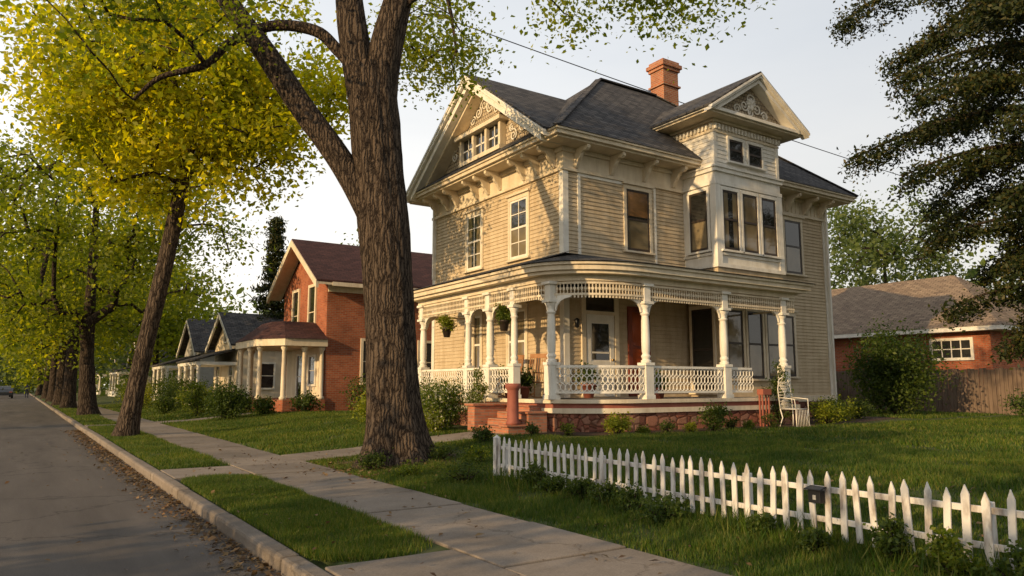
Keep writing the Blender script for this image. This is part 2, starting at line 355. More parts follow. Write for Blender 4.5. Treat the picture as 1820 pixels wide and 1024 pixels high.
# ------------------------------------------------------------------ Victorian house
HX0,HX1,HY0,HY1=12.2,24.2,15.8,23.4
house=empty('victorian_house',(18.2,19.6,.45))
walls=MB();trim=MB();white=MB();roof=MB();glass=MB();curt=MB();sash=MB();dsash=MB();shade=MB();stone=MB();scale=MB();orn=MB()
def siding(pl,c,h0,h1,z0,z1,exp=.115):
    z=z0
    while z<z1-.001:
        t=min(z+exp,z1); o=.024+random.uniform(-.003,.005)
        if pl=='X': walls.add([(c-o,h1,z),(c-o,h0,z),(c-.003,h0,t),(c-.003,h1,t),(c,h1,z),(c,h0,z)],[(0,1,2,3),(0,4,5,1)])
        else: walls.add([(h0,c-o,z),(h1,c-o,z),(h1,c-.003,t),(h0,c-.003,t),(h0,c,z),(h1,c,z)],[(0,1,2,3),(0,4,5,1)])
        z+=exp
walls.box(HX0,HX1,HY0,HY1,.4,8.15)
stone.box(HX0-.06,HX1+.06,HY0-.06,HY1+.06,.3,1.0)
trim.box(HX0-.09,HX1+.09,HY0-.09,HY1+.09,1.0,1.2)
siding('X',HX0,HY0,HY1,1.2,7.5); siding('Y',HY0,HX0,HX1,1.2,7.5)
def window(pl,c,h0,h1,z0,z1,dark=False,pane=None,cap=True,grid=False,cw=.11):
    fr=trim
    fr.wb(pl,c,h0-cw,h0,z0-.06,z1,.0,.06); fr.wb(pl,c,h1,h1+cw,z0-.06,z1,.0,.06)
    fr.wb(pl,c,h0-cw-.003,h1+cw+.003,z1,z1+cw*1.2,.0,.065)
    if cap: fr.wb(pl,c,h0-cw-.06,h1+cw+.06,z1+cw*1.2,z1+cw*1.2+.06,0,.13)
    fr.wb(pl,c,h0-cw-.05,h1+cw+.05,z0-.12,z0-.06,0,.12)
    sm=dsash if dark else sash; sw_=.055
    sm.wb(pl,c,h0,h0+sw_,z0-.06,z1,.015,.045); sm.wb(pl,c,h1-sw_,h1,z0-.06,z1,.015,.045)
    sm.wb(pl,c,h0+sw_,h1-sw_,z0-.06,z0+.03,.015,.043); sm.wb(pl,c,h0+sw_,h1-sw_,z1-.06,z1,.015,.043)
    zm=(z0+z1)/2; sm.wb(pl,c,h0+sw_,h1-sw_,zm-.03,zm+.03,.015,.048)
    if grid:
        hm=(h0+h1)/2; sm.wb(pl,c,hm-.014,hm+.014,z0+.03,zm-.03,.03,.04); sm.wb(pl,c,hm-.014,hm+.014,zm+.03,z1-.06,.03,.04)
        for q in (.25,.75):
            zq=z0+(z1-z0)*q; sm.wb(pl,c,h0+sw_,h1-sw_,zq-.014,zq+.014,.03,.0385)
    glass.wb(pl,c,h0+sw_,h1-sw_,z0+.03,z1-.06,.02,.028)
    if pane=='curtain': curt.wb(pl,c,h0+sw_,h0+sw_+(h1-h0)*.28,z0+.03,z1-.06,.0281,.0295); curt.wb(pl,c,h1-sw_-(h1-h0)*.25,h1-sw_,z0+.03,z1-.06,.0281,.0295)
    if pane=='blind': shade.wb(pl,c,h0+sw_,h1-sw_,zm+.1,z1-.06,.0281,.0295); curt.wb(pl,c,h0+sw_,h1-sw_,z0+.03,zm-.03,.0281,.0295)
    if pane=='full': curt.wb(pl,c,h0+sw_,h1-sw_,z0+.03,z1-.06,.0281,.0295)
    if pane=='half': curt.wb(pl,c,h0+sw_,h1-sw_,z0+.03,zm-.03,.0281,.0295)
for (a,b,c_,d) in ((HX0-.05,HX0+.14,HY0-.05,HY0+.14),(HX0-.05,HX0+.14,HY1-.14,HY1+.05),(HX1-.14,HX1+.05,HY0-.05,HY0+.14),(HX1-.14,HX1+.05,HY1-.14,HY1+.05)):
    white.box(a,b,c_,d,1.2,7.5)
white.wb('Y',HY0,HX0+.48,HX0+.58,5.1,7.5,0,.045)
white.wb('Y',HY0,15.62,15.70,5.1,7.5,0,.04); white.wb('Y',HY0,HX0+.582,15.618,7.38,7.47,0,.04)
trim.box(HX0-.055,HX1+.055,HY0-.055,HY1+.055,7.5,8.12)
trim.box(HX0-.09,HX1+.09,HY0-.09,HY1+.09,7.47,7.56)
trim.box(HX0-.12,HX1+.12,HY0-.12,HY1+.12,8.0,8.13)
window('X',HX0,20.1,21.0,5.35,7.1,grid=True,pane='curtain'); window('X',HX0,17.5,18.4,5.35,7.1,grid=True,pane='half')
window('X',HX0,20.1,21.0,1.9,3.75,pane='curtain'); window('X',HX0,17.6,18.5,1.9,3.75,pane='full')
window('Y',HY0,14.5,15.4,5.5,7.28,dark=True,pane='blind'); window('Y',HY0,21.85,22.75,5.45,7.28,dark=True,pane='half')
window('Y',HY0,21.2,22.1,1.9,3.9,dark=True,pane='full')
EX0,EX1,EY0,EY1=11.4,25.0,15.0,24.2
trim.box(EX0+.1,EX1-.1,EY0+.1,EY1-.1,8.13,8.19)
trim.box(EX0,EX1,EY0,EY1,8.19,8.31)
trim.box(EX0-.05,EX1+.05,EY0-.05,EY1+.05,8.30,8.36)
def bracket(pl,c,h,zt,dp=.6,ht=.55,w=.11,mb=trim):
    prof=[(0,0),(dp,0),(dp,-.10),(dp*.86,-.16),(dp*.66,-.14),(dp*.52,-.19),(dp*.42,-.3),(dp*.30,-.36),(dp*.2,-ht*.85),(dp*.1,-ht),(0,-ht)]
    if pl=='X': pts=[(c-d,h-w/2,zt+z) for d,z in prof]; mb.prism(pts,(0,w,0))
    else: pts=[(h-w/2,c-d,zt+z) for d,z in prof]; mb.prism(pts,(w,0,0))
for h in (16.1,16.9,17.6,18.9,19.6,20.3,21.6,22.3,23.1): bracket('X',HX0-.055,h,8.13)
for h in (12.6,13.9,15.2,16.4,22.0,23.0,23.9): bracket('Y',HY0-.055,h,8.13)
h=20.3
while h<24.1: trim.wb('Y',HY0,h,h+.05,7.56,8.0,.055,.08); h+=.22
def roofslab(pts,th=.07,mb=None):
    (mb or roof).prism(pts,(0,0,-th))
R0,R1,RZ=16.8,19.6,12.55; z0=8.36; a0,a1,b0,b1=EX0-.08,EX1+.08,EY0-.08,EY1+.08; YM=19.6
roof.add([(a0,b0,z0),(a1,b0,z0),(a1,b1,z0),(a0,b1,z0),(R0,YM,RZ),(R1,YM,RZ)],[(0,1,5,4),(1,2,5),(2,3,4,5),(3,0,4),(0,3,2,1)])
roof.beam((R0,YM,RZ+.02),(R1,YM,RZ+.02),.25,.05)
for q in ((a0,b0),(a1,b0)): roof.beam((q[0]+.03,q[1]+.03,z0+.03),((R0 if q[0]==a0 else R1),YM,RZ+.02),.22,.035)
# front gable
gz0,gz1=8.42,11.45; gy0,gy1=15.35,23.85; gx=11.2
for yy in (gy0,gy1):
    roofslab([(gx,yy,gz0),(16.2,yy,gz0),(16.2,YM,gz1),(gx,YM,gz1)],.07)
    for off,x_a,x_b,h_,s0 in ((.075,gx-.03,gx+.10,.07,0),(.15,gx+.005,gx+.45,.10,.0),(.29,gx+.10,gx+.8,.2,.06),(.46,gx+.35,gx+.8,.14,.13)):
        yl=yy+(YM-yy)*s0; zl=gz0+(gz1-gz0)*s0-off-h_/2; zh=gz1-off-h_/2
        (white if off<.4 else trim).prism([(x_a,yl,zl-h_/2),(x_a,YM,zh-h_/2),(x_a,YM,zh+h_/2),(x_a,yl,zl+h_/2)],(x_b-x_a,0,0))
scale.prism([(11.98,16.1,8.4),(11.98,23.1,8.4),(11.98,YM,11.0)],(.05,0,0))
trim.box(11.72,11.98,18.35,20.85,8.72,8.86); trim.box(11.62,11.99,18.2,21.0,9.62,9.76)
trim.prism([(11.60,18.15,9.76),(11.60,21.05,9.76),(11.98,20.8,10.02),(11.98,18.4,10.02)],(.02,0,0))
for i in range(4): trim.box(11.75,11.97,18.4+i*.8-.07+.02,18.4+i*.8+.07,8.86,9.62)
for i in range(3):
    ya=18.49+i*.8; glass.box(11.86,11.9,ya,ya+.65,8.9,9.6); sash.box(11.84,11.86,ya,ya+.65,9.2,9.25); sash.box(11.84,11.86,ya+.30,ya+.34,8.88,9.6)
def scroll(mb,pl,c,h,z,r,turn=1,a0=0,th=.022,turns=1.6):
    pts=[]
    for i in range(22):
        t=i/21; rr=r*(1-t*.85); an=a0+turn*t*turns*2*math.pi
        dh,dz=rr*math.cos(an),rr*math.sin(an)
        pts.append((c,h+dh,z+dz) if pl=='X' else (h+dh,c,z+dz))
    mb.tube(pts,[th*(1-.4*i/21) for i in range(22)],5)
for (h,z,r,t,a) in ((19.6,10.55,.22,1,0),(19.25,10.38,.2,-1,1),(19.95,10.38,.2,1,2),(18.9,10.2,.17,1,0),(20.3,10.2,.17,-1,3),(18.2,9.9,.2,-1,1),(17.8,9.55,.22,1,0),(17.4,9.2,.2,-1,2),(21.2,9.7,.2,1,0),(21.5,9.3,.2,-1,2),(17.9,9.05,.2,1,1),(17.0,8.95,.15,1,0),(18.0,9.3,.12,-1,2)):
    scroll(orn,'X',11.95,h,z,r,t,a,.03)
# two-storey square bay / tower
BX0,BX1,BY0=16.9,19.9,14.5
walls.box(BX0,BX1,BY0,HY0-.1,.4,5.0); white.box(BX0,BX1,BY0,HY0+1.5,5.0,9.5)
stone.box(BX0-.05,BX1+.05,BY0-.05,HY0,.3,1.0)
for z_a,z_b,o in ((5.0,5.12,.07),(5.38,5.46,.05),(7.5,7.62,.07),(7.62,7.9,.03),(7.9,8.02,.09),(8.02,8.08,.13),(9.12,9.2,.05),(9.2,9.42,.025),(9.42,9.5,.12)):
    (trim if z_a>9 else white).box(BX0-o,BX1+o,BY0-o,HY0+1.3,z_a,z_b)
for xx in (BX0,BX1):
    white.box(xx-.06 if xx==BX0 else xx-.16,xx+.16 if xx==BX0 else xx+.06,BY0-.06,BY0+.16,5.12,7.5)
    white.box(xx-.03 if xx==BX0 else xx-.10,xx+.10 if xx==BX0 else xx+.03,BY0-.03,BY0+.10,8.08,9.12)
keep=trim; trim=white
for i in range(3):
    xa=17.16+i*.9; window('Y',BY0,xa,xa+.68,5.6,7.36,dark=True,pane='full' if i==1 else ('half' if i==2 else 'curtain'),cap=False,cw=.09)
window('X',BX0,14.8,15.5,5.6,7.36,dark=True,pane='half',cap=False,cw=.09)
for xa in (17.55,18.45): window('Y',BY0,xa,xa+.62,8.36,9.0,dark=True,cap=False,cw=.08)
trim=keep
for i in range(3):
    xa=17.16+i*.9; window('Y',BY0,xa,xa+.68,1.8,3.75,dark=True,pane='full' if i!=1 else 'half',cap=False,cw=.09)
window('X',BX0,14.75,15.55,1.4,3.8,dark=True,cap=False,cw=.09)
z=8.08
while z<9.1:
    t=min(z+.13,9.12)
    white.add([(BX0+.1,BY0-.022,z),(BX1-.1,BY0-.022,z),(BX1-.1,BY0-.003,t),(BX0+.1,BY0-.003,t),(BX0+.1,BY0,z),(BX1-.1,BY0,z)],[(0,1,2,3),(0,4,5,1)])
    white.add([(BX0-.022,HY0+1.5,z),(BX0-.022,BY0+.1,z),(BX0-.003,BY0+.1,t),(BX0-.003,HY0+1.5,t),(BX0,HY0+1.5,z),(BX0,BY0+.1,z)],[(0,1,2,3),(0,4,5,1)]); z+=.13
x=BX0
while x<BX1: orn.box(x,x+.07,BY0-.10,BY0-.024,9.22,9.38); x+=.15
y=BY0
while y<16.8: orn.box(BX0-.10,BX0-.024,y,y+.07,9.22,9.38); y+=.15
TX0,TX1,TY0,TZ0,TZ1=16.15,20.65,13.95,9.62,11.1; TM=18.4
trim.box(TX0+.08,TX1-.08,TY0+.08,17.4,9.5,9.56); white.box(TX0,TX1,TY0,17.3,9.56,9.66)
for xx in (TX0-.06,TX1+.06):
    roofslab([(xx,TY0-.12,TZ0+.04),(xx,18.6,TZ0+.04),(TM,18.6,TZ1+.05),(TM,TY0-.12,TZ1+.05)],.06)
    for off,ya,yb,h_,s0 in ((.06,TY0-.15,TY0-.02,.07,0),(.12,TY0-.11,TY0+.16,.08,.0),(.22,TY0-.02,TY0+.34,.14,.16)):
        xl=xx+(TM-xx)*s0; zl=TZ0+.04+(TZ1-TZ0+.01)*s0-off-h_/2; zh=TZ1+.05-off-h_/2
        white.prism([(xl,ya,zl-h_/2),(TM,ya,zh-h_/2),(TM,ya,zh+h_/2),(xl,ya,zl+h_/2)],(0,yb-ya,0))
scale.prism([(TX0+.35,14.3,9.66),(TX1-.35,14.3,9.66),(TM,14.3,10.9)],(0,.06,0))
for (h,z,r,t,a) in ((18.4,10.35,.2,1,0),(18.1,10.12,.2,-1,1),(18.7,10.12,.2,1,2),(17.75,9.95,.16,1,0),(19.05,9.95,.16,-1,3),(18.4,9.95,.15,1,1)): scroll(orn,'Y',14.27,h,z,r,t,a,.03)
for i in range(8):
    a=i*math.pi/4; orn.tube([(18.4,14.26,10.2),(18.4+.2*math.cos(a),14.25,10.2+.2*math.sin(a))],[.02,.05],6)
ch=MB(); ch.box(20.0,20.8,19.5,20.2,10,13.75); ch.box(19.94,20.86,19.44,20.26,13.75,13.87); ch.box(19.88,20.92,19.38,20.32,13.87,14.02); ch.box(19.96,20.84,19.46,20.24,14.02,14.15); ch.box(19.93,20.87,19.43,20.27,13.1,13.17)
ch.build('chimney',brickmat('chimney_brick',(.29,.088,.042),(.38,.135,.062),(.33,.25,.18),.21,.075,.010,nmix=.8),house)
dsash.box(16.55,16.6,16.3,16.35,9.2,10.0)
for (x,y) in ((HX1+.02,HY0-.08),): white.box(x-.05,x+.05,y-.05,y+.05,.6,8.1)
white.box(HX0-.12,HX0-.06,HY1-.12,HY1-.04,5.3,8.1)

# porch
PX,PYE,PS,PXE=10.25,20.8,13.0,18.4; CX,CY=12.3,14.6
def outline(o,n=16):
    pts=[(PX-o,PYE+o*.999),(PX-o,CY)]
    for i in range(1,n):
        a=math.pi*.5*i/n; pts.append((CX-(CX-PX+o)*math.cos(a),CY-(CY-PS+o)*math.sin(a)))
    pts+=[(CX,PS-o),(PXE+o,PS-o)]; return pts
def band(mb,o0,z0,z1,th=.12):
    A=outline(o0); Bn=outline(o0-th)
    n=len(A); vs=[(x,y,z0) for x,y in A]+[(x,y,z1) for x,y in A]+[(x,y,z0) for x,y in Bn]+[(x,y,z1) for x,y in Bn]; fs=[]
    for i in range(n-1):
        fs+=[(i,i+1,n+i+1,n+i),(2*n+i+1,2*n+i,3*n+i,3*n+i+1),(n+i,n+i+1,3*n+i+1,3*n+i),(i+1,i,2*n+i,2*n+i+1)]
    fs+=[(0,n,3*n,2*n),(n-1,3*n-1,4*n-1,2*n-1)]
    mb.add(vs,fs)
    mb.box(A[0][0]+th,HX0-.003,A[0][1]-th,A[0][1],z0,z1-.002)
    mb.box(A[-1][0]-th,A[-1][0],A[-1][1]+th,HY0-.003 if A[-1][0]<BX0 else BY0-.003,z0,z1-.002)
redb=MB(); floor=MB(); ceil=MB(); proof=MB()
band(stone,-.08,.3,.90,.2); band(trim,-.02,.90,1.02,.15); band(redb,-.05,1.02,1.13,.1); band(trim,.03,1.13,1.22,.3)
def slab(mb,o,z):
    A=outline(o); W=[(HX0,A[0][1])]+[(HX0,CY)]+[(HX0,HY0)]*(len(A)-4)+[(CX,HY0),(A[-1][0],HY0)]
    n=len(A); mb.add([(x,y,z) for x,y in A]+[(x,y,z) for x,y in W],[(i,i+1,n+i+1,n+i) for i in range(n-1)])
slab(floor,-.2,1.215); slab(ceil,-.02,4.12)
band(trim,.30,4.22,4.36,.14); band(trim,.36,4.34,4.41,.12); band(trim,.22,4.14,4.22,.3); band(trim,-.02,4.0,4.15,.16)
A=outline(.42); W=[(HX0,A[0][1])]+[(HX0,CY)]+[(HX0,HY0)]*(len(A)-4)+[(CX,HY0),(A[-1][0],HY0)]; n=len(A)
proof.add([(x,y,4.415) for x,y in A]+[(x,y,5.16) for x,y in W],[(i,i+1,n+i+1,n+i) for i in range(n-1)])
proof.poly([(A[0][0],A[0][1],4.415),(HX0,A[0][1],5.16),(HX0,A[0][1],4.415)]); proof.poly([(A[-1][0],A[-1][1],4.415),(A[-1][0],HY0,4.415),(A[-1][0],HY0,5.16)])
def arcs(o,step):
    P=outline(o,24); out=[]; carry=0
    for (a,b) in zip(P[:-1],P[1:]):
        L=math.hypot(b[0]-a[0],b[1]-a[1]); t=carry
        while t<L: out.append((a[0]+(b[0]-a[0])*t/L,a[1]+(b[1]-a[1])*t/L,(b[0]-a[0])/L,(b[1]-a[1])/L)); t+=step
        carry=t-L
    return out
fret=MB(); rail=MB()
band(fret,-.03,3.66,3.71,.05); band(fret,-.035,3.93,3.98,.04)
for (x,y,dx,dy) in arcs(-.055,.085):
    fret.beam((x,y,3.71),(x,y,3.93),.022,.022,(dx,dy,0)); fret.beam((x-dx*.03,y-dy*.03,3.82),(x+dx*.03,y+dy*.03,3.82),.024,.06)
    fret.beam((x-dx*.02,y-dy*.02,3.63),(x+dx*.02,y+dy*.02,3.63),.024,.06)
def inrail(x,y):
    if y>15.45 and x<10.6: return True
    if y>14.12 : return False
    return x<16.4
prev=None
for (x,y,dx,dy) in arcs(-.06,.125):
    if inrail(x,y):
        for zc in (1.50,1.68,1.86):
            pts=[(x+dx*.062*math.cos(a),y+dy*.062*math.cos(a),zc+.088*math.sin(a)) for a in [k*math.pi/4 for k in range(9)]]
            rail.tube(pts,.013,4,False,False)
        if prev and math.hypot(prev[0]-x,prev[1]-y)<.2:
            for zc,hh in ((1.985,.06),(1.385,.05)): rail.beam((prev[0],prev[1],zc),(x,y,zc),.07,hh)
        prev=(x,y)
    else: prev=None
cols=MB()
def column(x,y,brk=((0,1),(0,-1)),slim=1.0):
    w=.15*slim
    cols.box(x-w,x+w,y-w,y+w,1.22,1.32); cols.box(x-w*.85,x+w*.85,y-w*.85,y+w*.85,1.32,2.02); cols.box(x-w,x+w,y-w,y+w,2.02,2.09)
    k=.105*slim
    cols.lathe(x,y,[(k*1.15,2.09),(k*1.2,2.14),(k*.85,2.17),(k*1.15,2.24),(k*.8,2.3),(k*.95,2.36),(k,2.6),(k*.92,3.1),(k*.8,3.22),(k*1.15,3.27),(k*.8,3.31),(k*.85,3.4),(k*1.2,3.45),(k*1.25,3.5)],16)
    cols.box(x-k,x+k,y-k,y+k,3.5,4.0); cols.box(x-k*1.5,x+k*1.5,y-k*1.5,y+k*1.5,3.5,3.57); cols.box(x-k*1.6,x+k*1.6,y-k*1.6,y+k*1.6,3.93,4.0)
    for (dx,dy) in brk:
        prof=[(k,3.30),(k+.03,3.30),(k+.06,3.42),(k+.14,3.52),(k+.26,3.58),(k+.40,3.61),(k+.44,3.66),(k,3.66)]
        sx,sy=-dy*.025,dx*.025
        cols.prism([(x+dx*d-sx,y+dy*d-sy,z) for d,z in prof],(2*sx,2*sy,0))
cdef=[(PX+.12,20.55,((0,-1),(1,0))),(PX+.12,17.8,((0,1),(0,-1))),(PX+.12,16.65,((0,1),(0,-1))),(PX+.12,15.5,((0,1),)),(PX+.2,14.05,((0,1),(.5,-.86))),
      (12.6,PS+.12,((1,0),(-1,.1))),(15.4,PS+.12,((1,0),(-1,0))),(17.85,PS+.12,((-1,0),))]
for i,(x,y,b) in enumerate(cdef): column(x,y,b,.85 if i in (3,1) else 1.0)
trim.lathe(HX0-.05,20.55,[(.1,1.2),(.1,4.1)],8)
dr=MB(); trim.wb('Y',HY0,12.75,12.9,1.22,4.0,0,.07); trim.wb('Y',HY0,13.95,14.1,1.22,4.0,0,.07); trim.wb('Y',HY0,12.7,14.15,4.0,4.1,0,.09)
dr.wb('Y',HY0,12.93,13.92,1.24,3.5,.0,.035)
dr.wb('Y',HY0,12.93,13.08,1.24,3.5,.036,.055); dr.wb('Y',HY0,13.77,13.92,1.24,3.5,.036,.055)
for za,zb in ((1.24,1.45),(2.05,2.2),(3.3,3.5)): dr.wb('Y',HY0,13.08,13.77,za,zb,.036,.053)
dr.wb('Y',HY0,13.2,13.65,1.55,1.95,.036,.05)
trim.wb('Y',HY0,12.9,13.95,3.5,3.6,0,.068)
glass.wb('Y',HY0,13.12,13.73,2.25,3.25,.036,.042); dr.wb('Y',HY0,13.12,13.73,2.42,2.47,.042,.05)
glass.wb('Y',HY0,12.9,13.95,3.6,4.0,.02,.03)
dr.build('front_door',M['white'],house,.004)
kn=MB(); kn.tube([(13.82,HY0-.05,2.25),(13.82,HY0-.12,2.25)],[.02,.035],10); kn.build('door_knob',pmat('brass',(.5,.3,.1),(.6,.4,.15),3,.3,0,metal=1),house)
rw=MB(); rw.wb('Y',HY0,14.45,14.60,1.24,3.8,.02,.07); rw.wb('Y',HY0,15.15,15.3,1.24,3.8,.02,.07); rw.wb('Y',HY0,14.6,15.15,1.24,1.9,.02,.05); rw.wb('Y',HY0,14.6,15.15,3.65,3.8,.02,.07); rw.wb('Y',HY0,14.6,15.15,2.6,2.68,.02,.06)
rw.build('side_door',M['redwood'],house,.004); g2=MB(); g2.wb('Y',HY0,14.6,15.15,1.9,3.65,.02,.035); g2.build('stained_glass',glassmat('amber_stained_glass',(.18,.035,.01),.1),house)
ln=MB(); ln.tube([(12.5,HY0-.02,3.3),(12.5,HY0-.16,3.34)],.012,6); ln.lathe(12.5,HY0-.17,[(.02,3.36),(.07,3.32),(.055,3.12),(.02,3.09)],8); ln.build('wall_lantern',M['black'],house)
st=MB(); ck=MB()
for i in range(4):
    st.box(9.25+i*.27,PX+.1,14.28,15.4,.35,.58+i*.155)
ck.box(9.15,PX+.03,15.4,15.72,.3,1.06); ck.box(9.75,PX+.03,14.0,14.28,.3,.9); ck.box(9.2,9.75,14.0,14.28,.3,.62)
st.build('brick_steps',M['brick_step'],house,.01); ck.build('step_cheek_walls',M['brick_step'],house,.01)
cp=MB(); cp.box(9.08,PX+.02,15.34,15.78,1.061,1.12); cp.box(9.70,PX+.02,13.96,14.32,.901,.95); cp.box(9.14,9.69,13.96,14.32,.621,.665)
cp.build('cheek_caps',M['brick_step'],house,.008)
cp=MB()
for i in range(4): cp.box(9.22+i*.27,9.22+i*.27+.3,14.325,15.335,.58+i*.155+.001,.58+i*.155+.035)
cp.build('step_treads',M['brick_step'],house,.008)
for mb,nm,mt,bv in ((walls,'siding_walls','siding',0),(trim,'trim',"cream",.006),(white,'white_trim','white',.004),(roof,'roof','shingle',0),(proof,'porch_roof','shingle',0),(glass,'windows','glass',0),(curt,'curtains','curtain',0),(shade,'blinds','shade',0),(sash,'white_sashes','white',0),(dsash,'dark_sashes','darkwood',0),(stone,'stone_foundation','stone',0),(scale,'gable_walls','scale',0),(orn,'gable_ornament','white',0),(redb,'red_band','redtrim',0),(floor,'porch_floor','floor',0),(ceil,'porch_ceiling','cream',0),(fret,'porch_fretwork','cream',0),(rail,'porch_railing','white',0),(cols,'porch_columns','white',.006)):
    mb.build(nm,M[mt],house,bv)

bed=MB(); A=outline(.75); B_=outline(-.05); n=len(A)
bed.add([(x,y,g(x)+.012) for x,y in A]+[(x,y,g(x)+.03) for x,y in B_],[(i,i+1,n+i+1,n+i) for i in range(1,n-1)])
bed.poly([(19.2,12.4,.46),(25.2,13.9,.46),(25.2,15.8,.46),(19.2,15.8,.46)])
bed.build('flower_bed_soil',M['soil'])

# ------------------------------------------------------------------ picket fence
fe=empty('picket_fence',(6.04,6,.2)); pk=MB(); FX=6.04; y=9.42
while y>-1.5:
    w=.028+random.uniform(-.003,.003); zb=g(FX)+.03+random.uniform(-.012,.012); zt=g(FX)+.53+random.uniform(-.026,.018); tl=random.uniform(-.022,.022); x0=FX-.03+random.uniform(-.004,.002)
    P=[(x0,y-w,zb),(x0,y+w,zb),(x0,y+w+tl,zt),(x0,y+tl,zt+.075),(x0,y-w+tl,zt)]
    pk.prism(P,(.02,0,0)); y-=.146+random.uniform(-.009,.009)
for z in (.16,.42): pk.box(FX-.005,FX+.022,-1.5,9.45,g(FX)+z,g(FX)+z+.05)
yy=9.36
while yy>-1.5: pk.box(FX+.024,FX+.09,yy-.035,yy+.035,.1,g(FX)+.5); yy-=2.2
pk.box(FX-.04,FX+.04,9.46,9.54,.1,g(FX)+.58); pk.add([(FX-.045,9.455,g(FX)+.58),(FX+.045,9.455,g(FX)+.58),(FX+.045,9.545,g(FX)+.58),(FX-.045,9.545,g(FX)+.58),(FX,9.5,g(FX)+.63)],[(0,1,4),(1,2,4),(2,3,4),(3,0,4)])
pk.build('pickets_and_rails',M['picket'],fe,.004)
sl=empty('solar_fence_light',(5.98,4.1,.6)); s1=MB(); s1.box(5.93,6.003,4.05,4.17,.52,.63); s1.prism([(5.90,4.03,.63),(6.003,4.03,.65),(6.003,4.03,.665),(5.90,4.03,.645)],(0,.16,0)); s1.build('case',M['black'],sl,.006)
s2=MB(); s2.box(5.924,5.93,4.09,4.12,.55,.59); s2.build('lens',M['grey'],sl)

# ------------------------------------------------------------------ trees
def catmull(P,k):
    P=[np.array(p,float) for p in P]; out=[]
    Q=[2*P[0]-P[1]]+P+[2*P[-1]-P[-2]]
    for i in range(1,len(Q)-2):
        for j in range(k):
            t=j/k; a,b,c,d=Q[i-1:i+3]
            out.append(.5*((2*b)+(-a+c)*t+(2*a-5*b+4*c-d)*t*t+(-a+3*b-3*c+d)*t**3))
    out.append(P[-1]); return out
def trunk(mb,pts4,k=10,n=40,flare=.0,rough=.05,seed=0,fh=.38):
    C=catmull(pts4,k); base=C[0][2]; vs=[];fs=[];ref=Vector((1,0,0))
    for i,c in enumerate(C):
        p=Vector(c[:3]); a=Vector(C[min(i+1,len(C)-1)][:3])-Vector(C[max(i-1,0)][:3]); a.normalize()
        u=(ref-a*ref.dot(a)).normalized(); w=a.cross(u); ref=u
        for q in range(n):
            th=2*math.pi*q/n; r=c[3]; h=max(0,p.z-base)
            f=1+flare*math.exp(-h/fh)*(1+.4*math.cos(5*th+seed)+.3*math.cos(3*th+1+seed))
            nn=noise.noise(Vector((math.cos(th)*2.6+seed,math.sin(th)*2.6,p.z*.35)))
            n2=1-abs(noise.noise(Vector((math.cos(th)*8,math.sin(th)*8,p.z*.8+seed))))*2
            rr=r*f*(1+rough*nn*1.6+rough*.7*n2)
            vs.append(p+u*(rr*math.cos(th))+w*(rr*math.sin(th)))
    for i in range(len(C)-1):
        for q in range(n):
            q2=(q+1)%n; fs.append((i*n+q,i*n+q2,(i+1)*n+q2,(i+1)*n+q))
    mb.add(vs,fs,True)
def grow(mb,seeds,targets,r0=.016,pw=.47,cap=.22,arch=.1,step=.7,sides=6):
    nodes=[np.array(s,float) for s in seeds]; par=[-1]*len(nodes); ends=[]
    T=np.array(targets); S=np.array(nodes)
    order=np.argsort(np.min(np.linalg.norm(T[:,None]-S[None],axis=2),axis=1))
    depth=[0.0]*len(nodes)
    for t in T[order]:
        A=np.array(nodes); D=np.linalg.norm(A-t,axis=1); cost=D+.18*np.array(depth)+.5*np.maximum(0,A[:,2]-t[2])
        i=int(np.argmin(cost)); d=D[i]; p=A[i]; k=max(2,int(d/step)+1); last=i
        side=rng.normal(size=3)*.07*d
        for j in range(1,k+1):
            f=j/k; q=p+(t-p)*f+(np.array([0,0,arch*d])+side)*math.sin(math.pi*f)+rng.normal(size=3)*.03
            if j==k: q=t
            nodes.append(q); par.append(last); depth.append(depth[last]+d/k); last=len(nodes)-1
        ends.append(last)
    cnt=[0]*len(nodes)
    for e in ends:
        i=e
        while i>=0: cnt[i]+=1; i=par[i]
    for i in range(len(nodes)):
        if par[i]>=0:
            ra=min(cap,r0*cnt[i]**pw); pi=par[i]; rb=min(cap,r0*max(cnt[pi],cnt[i])**pw) if par[pi]>=0 else ra*1.15
            mb.tube([nodes[pi],nodes[i]],[rb if rb<ra*1.5 else ra*1.3,ra],sides,True,False)
    return np.array([nodes[e] for e in ends])
def ell(c,r,n,shell=.5):
    v=norm(rng.normal(size=(n,3))); rad=(shell+(1-shell)*rng.random(n))[:,None]; return np.array(c)+v*rad*np.array(r)

LD=np.array([.833,-.553])
def tp(a,z,r,dep=0,b=(5.8,12.5)):
    return (b[0]+LD[0]*a+.553*dep,b[1]+LD[1]*a+.833*dep,z,r)
oak=empty('large_maple_tree',(5.8,12.5,.17)); tb=MB()
trunk(tb,[tp(0,.05,.50),tp(-.02,.6,.485),tp(-.08,1.5,.455),tp(-.17,2.9,.44),tp(-.32,4.5,.455),tp(-.45,5.6,.44),tp(-.55,6.6,.45),tp(-.68,7.6,.46)],16,80,.72,.07,1.3,.36)
trunk(tb,[tp(-.55,6.4,.30),tp(-.85,7.5,.30),tp(-1.05,8.6,.28),tp(-1.3,10.2,.2),tp(-1.8,12,.12)],10,32,0,.06,2)
trunk(tb,[tp(-.50,6.4,.30),tp(-.42,7.6,.31),tp(-.22,8.7,.28),tp(.2,10.2,.2),tp(.8,12,.12)],10,32,0,.06,3)
trunk(tb,[tp(-.3,4.0,.25),tp(-.62,4.85,.27),tp(-1.25,5.9,.235),tp(-1.95,6.85,.225),tp(-2.7,7.95,.21),tp(-3.55,9.1,.18),tp(-4.4,10.4,.13),tp(-5,11.8,.08)],10,32,0,.06,4)
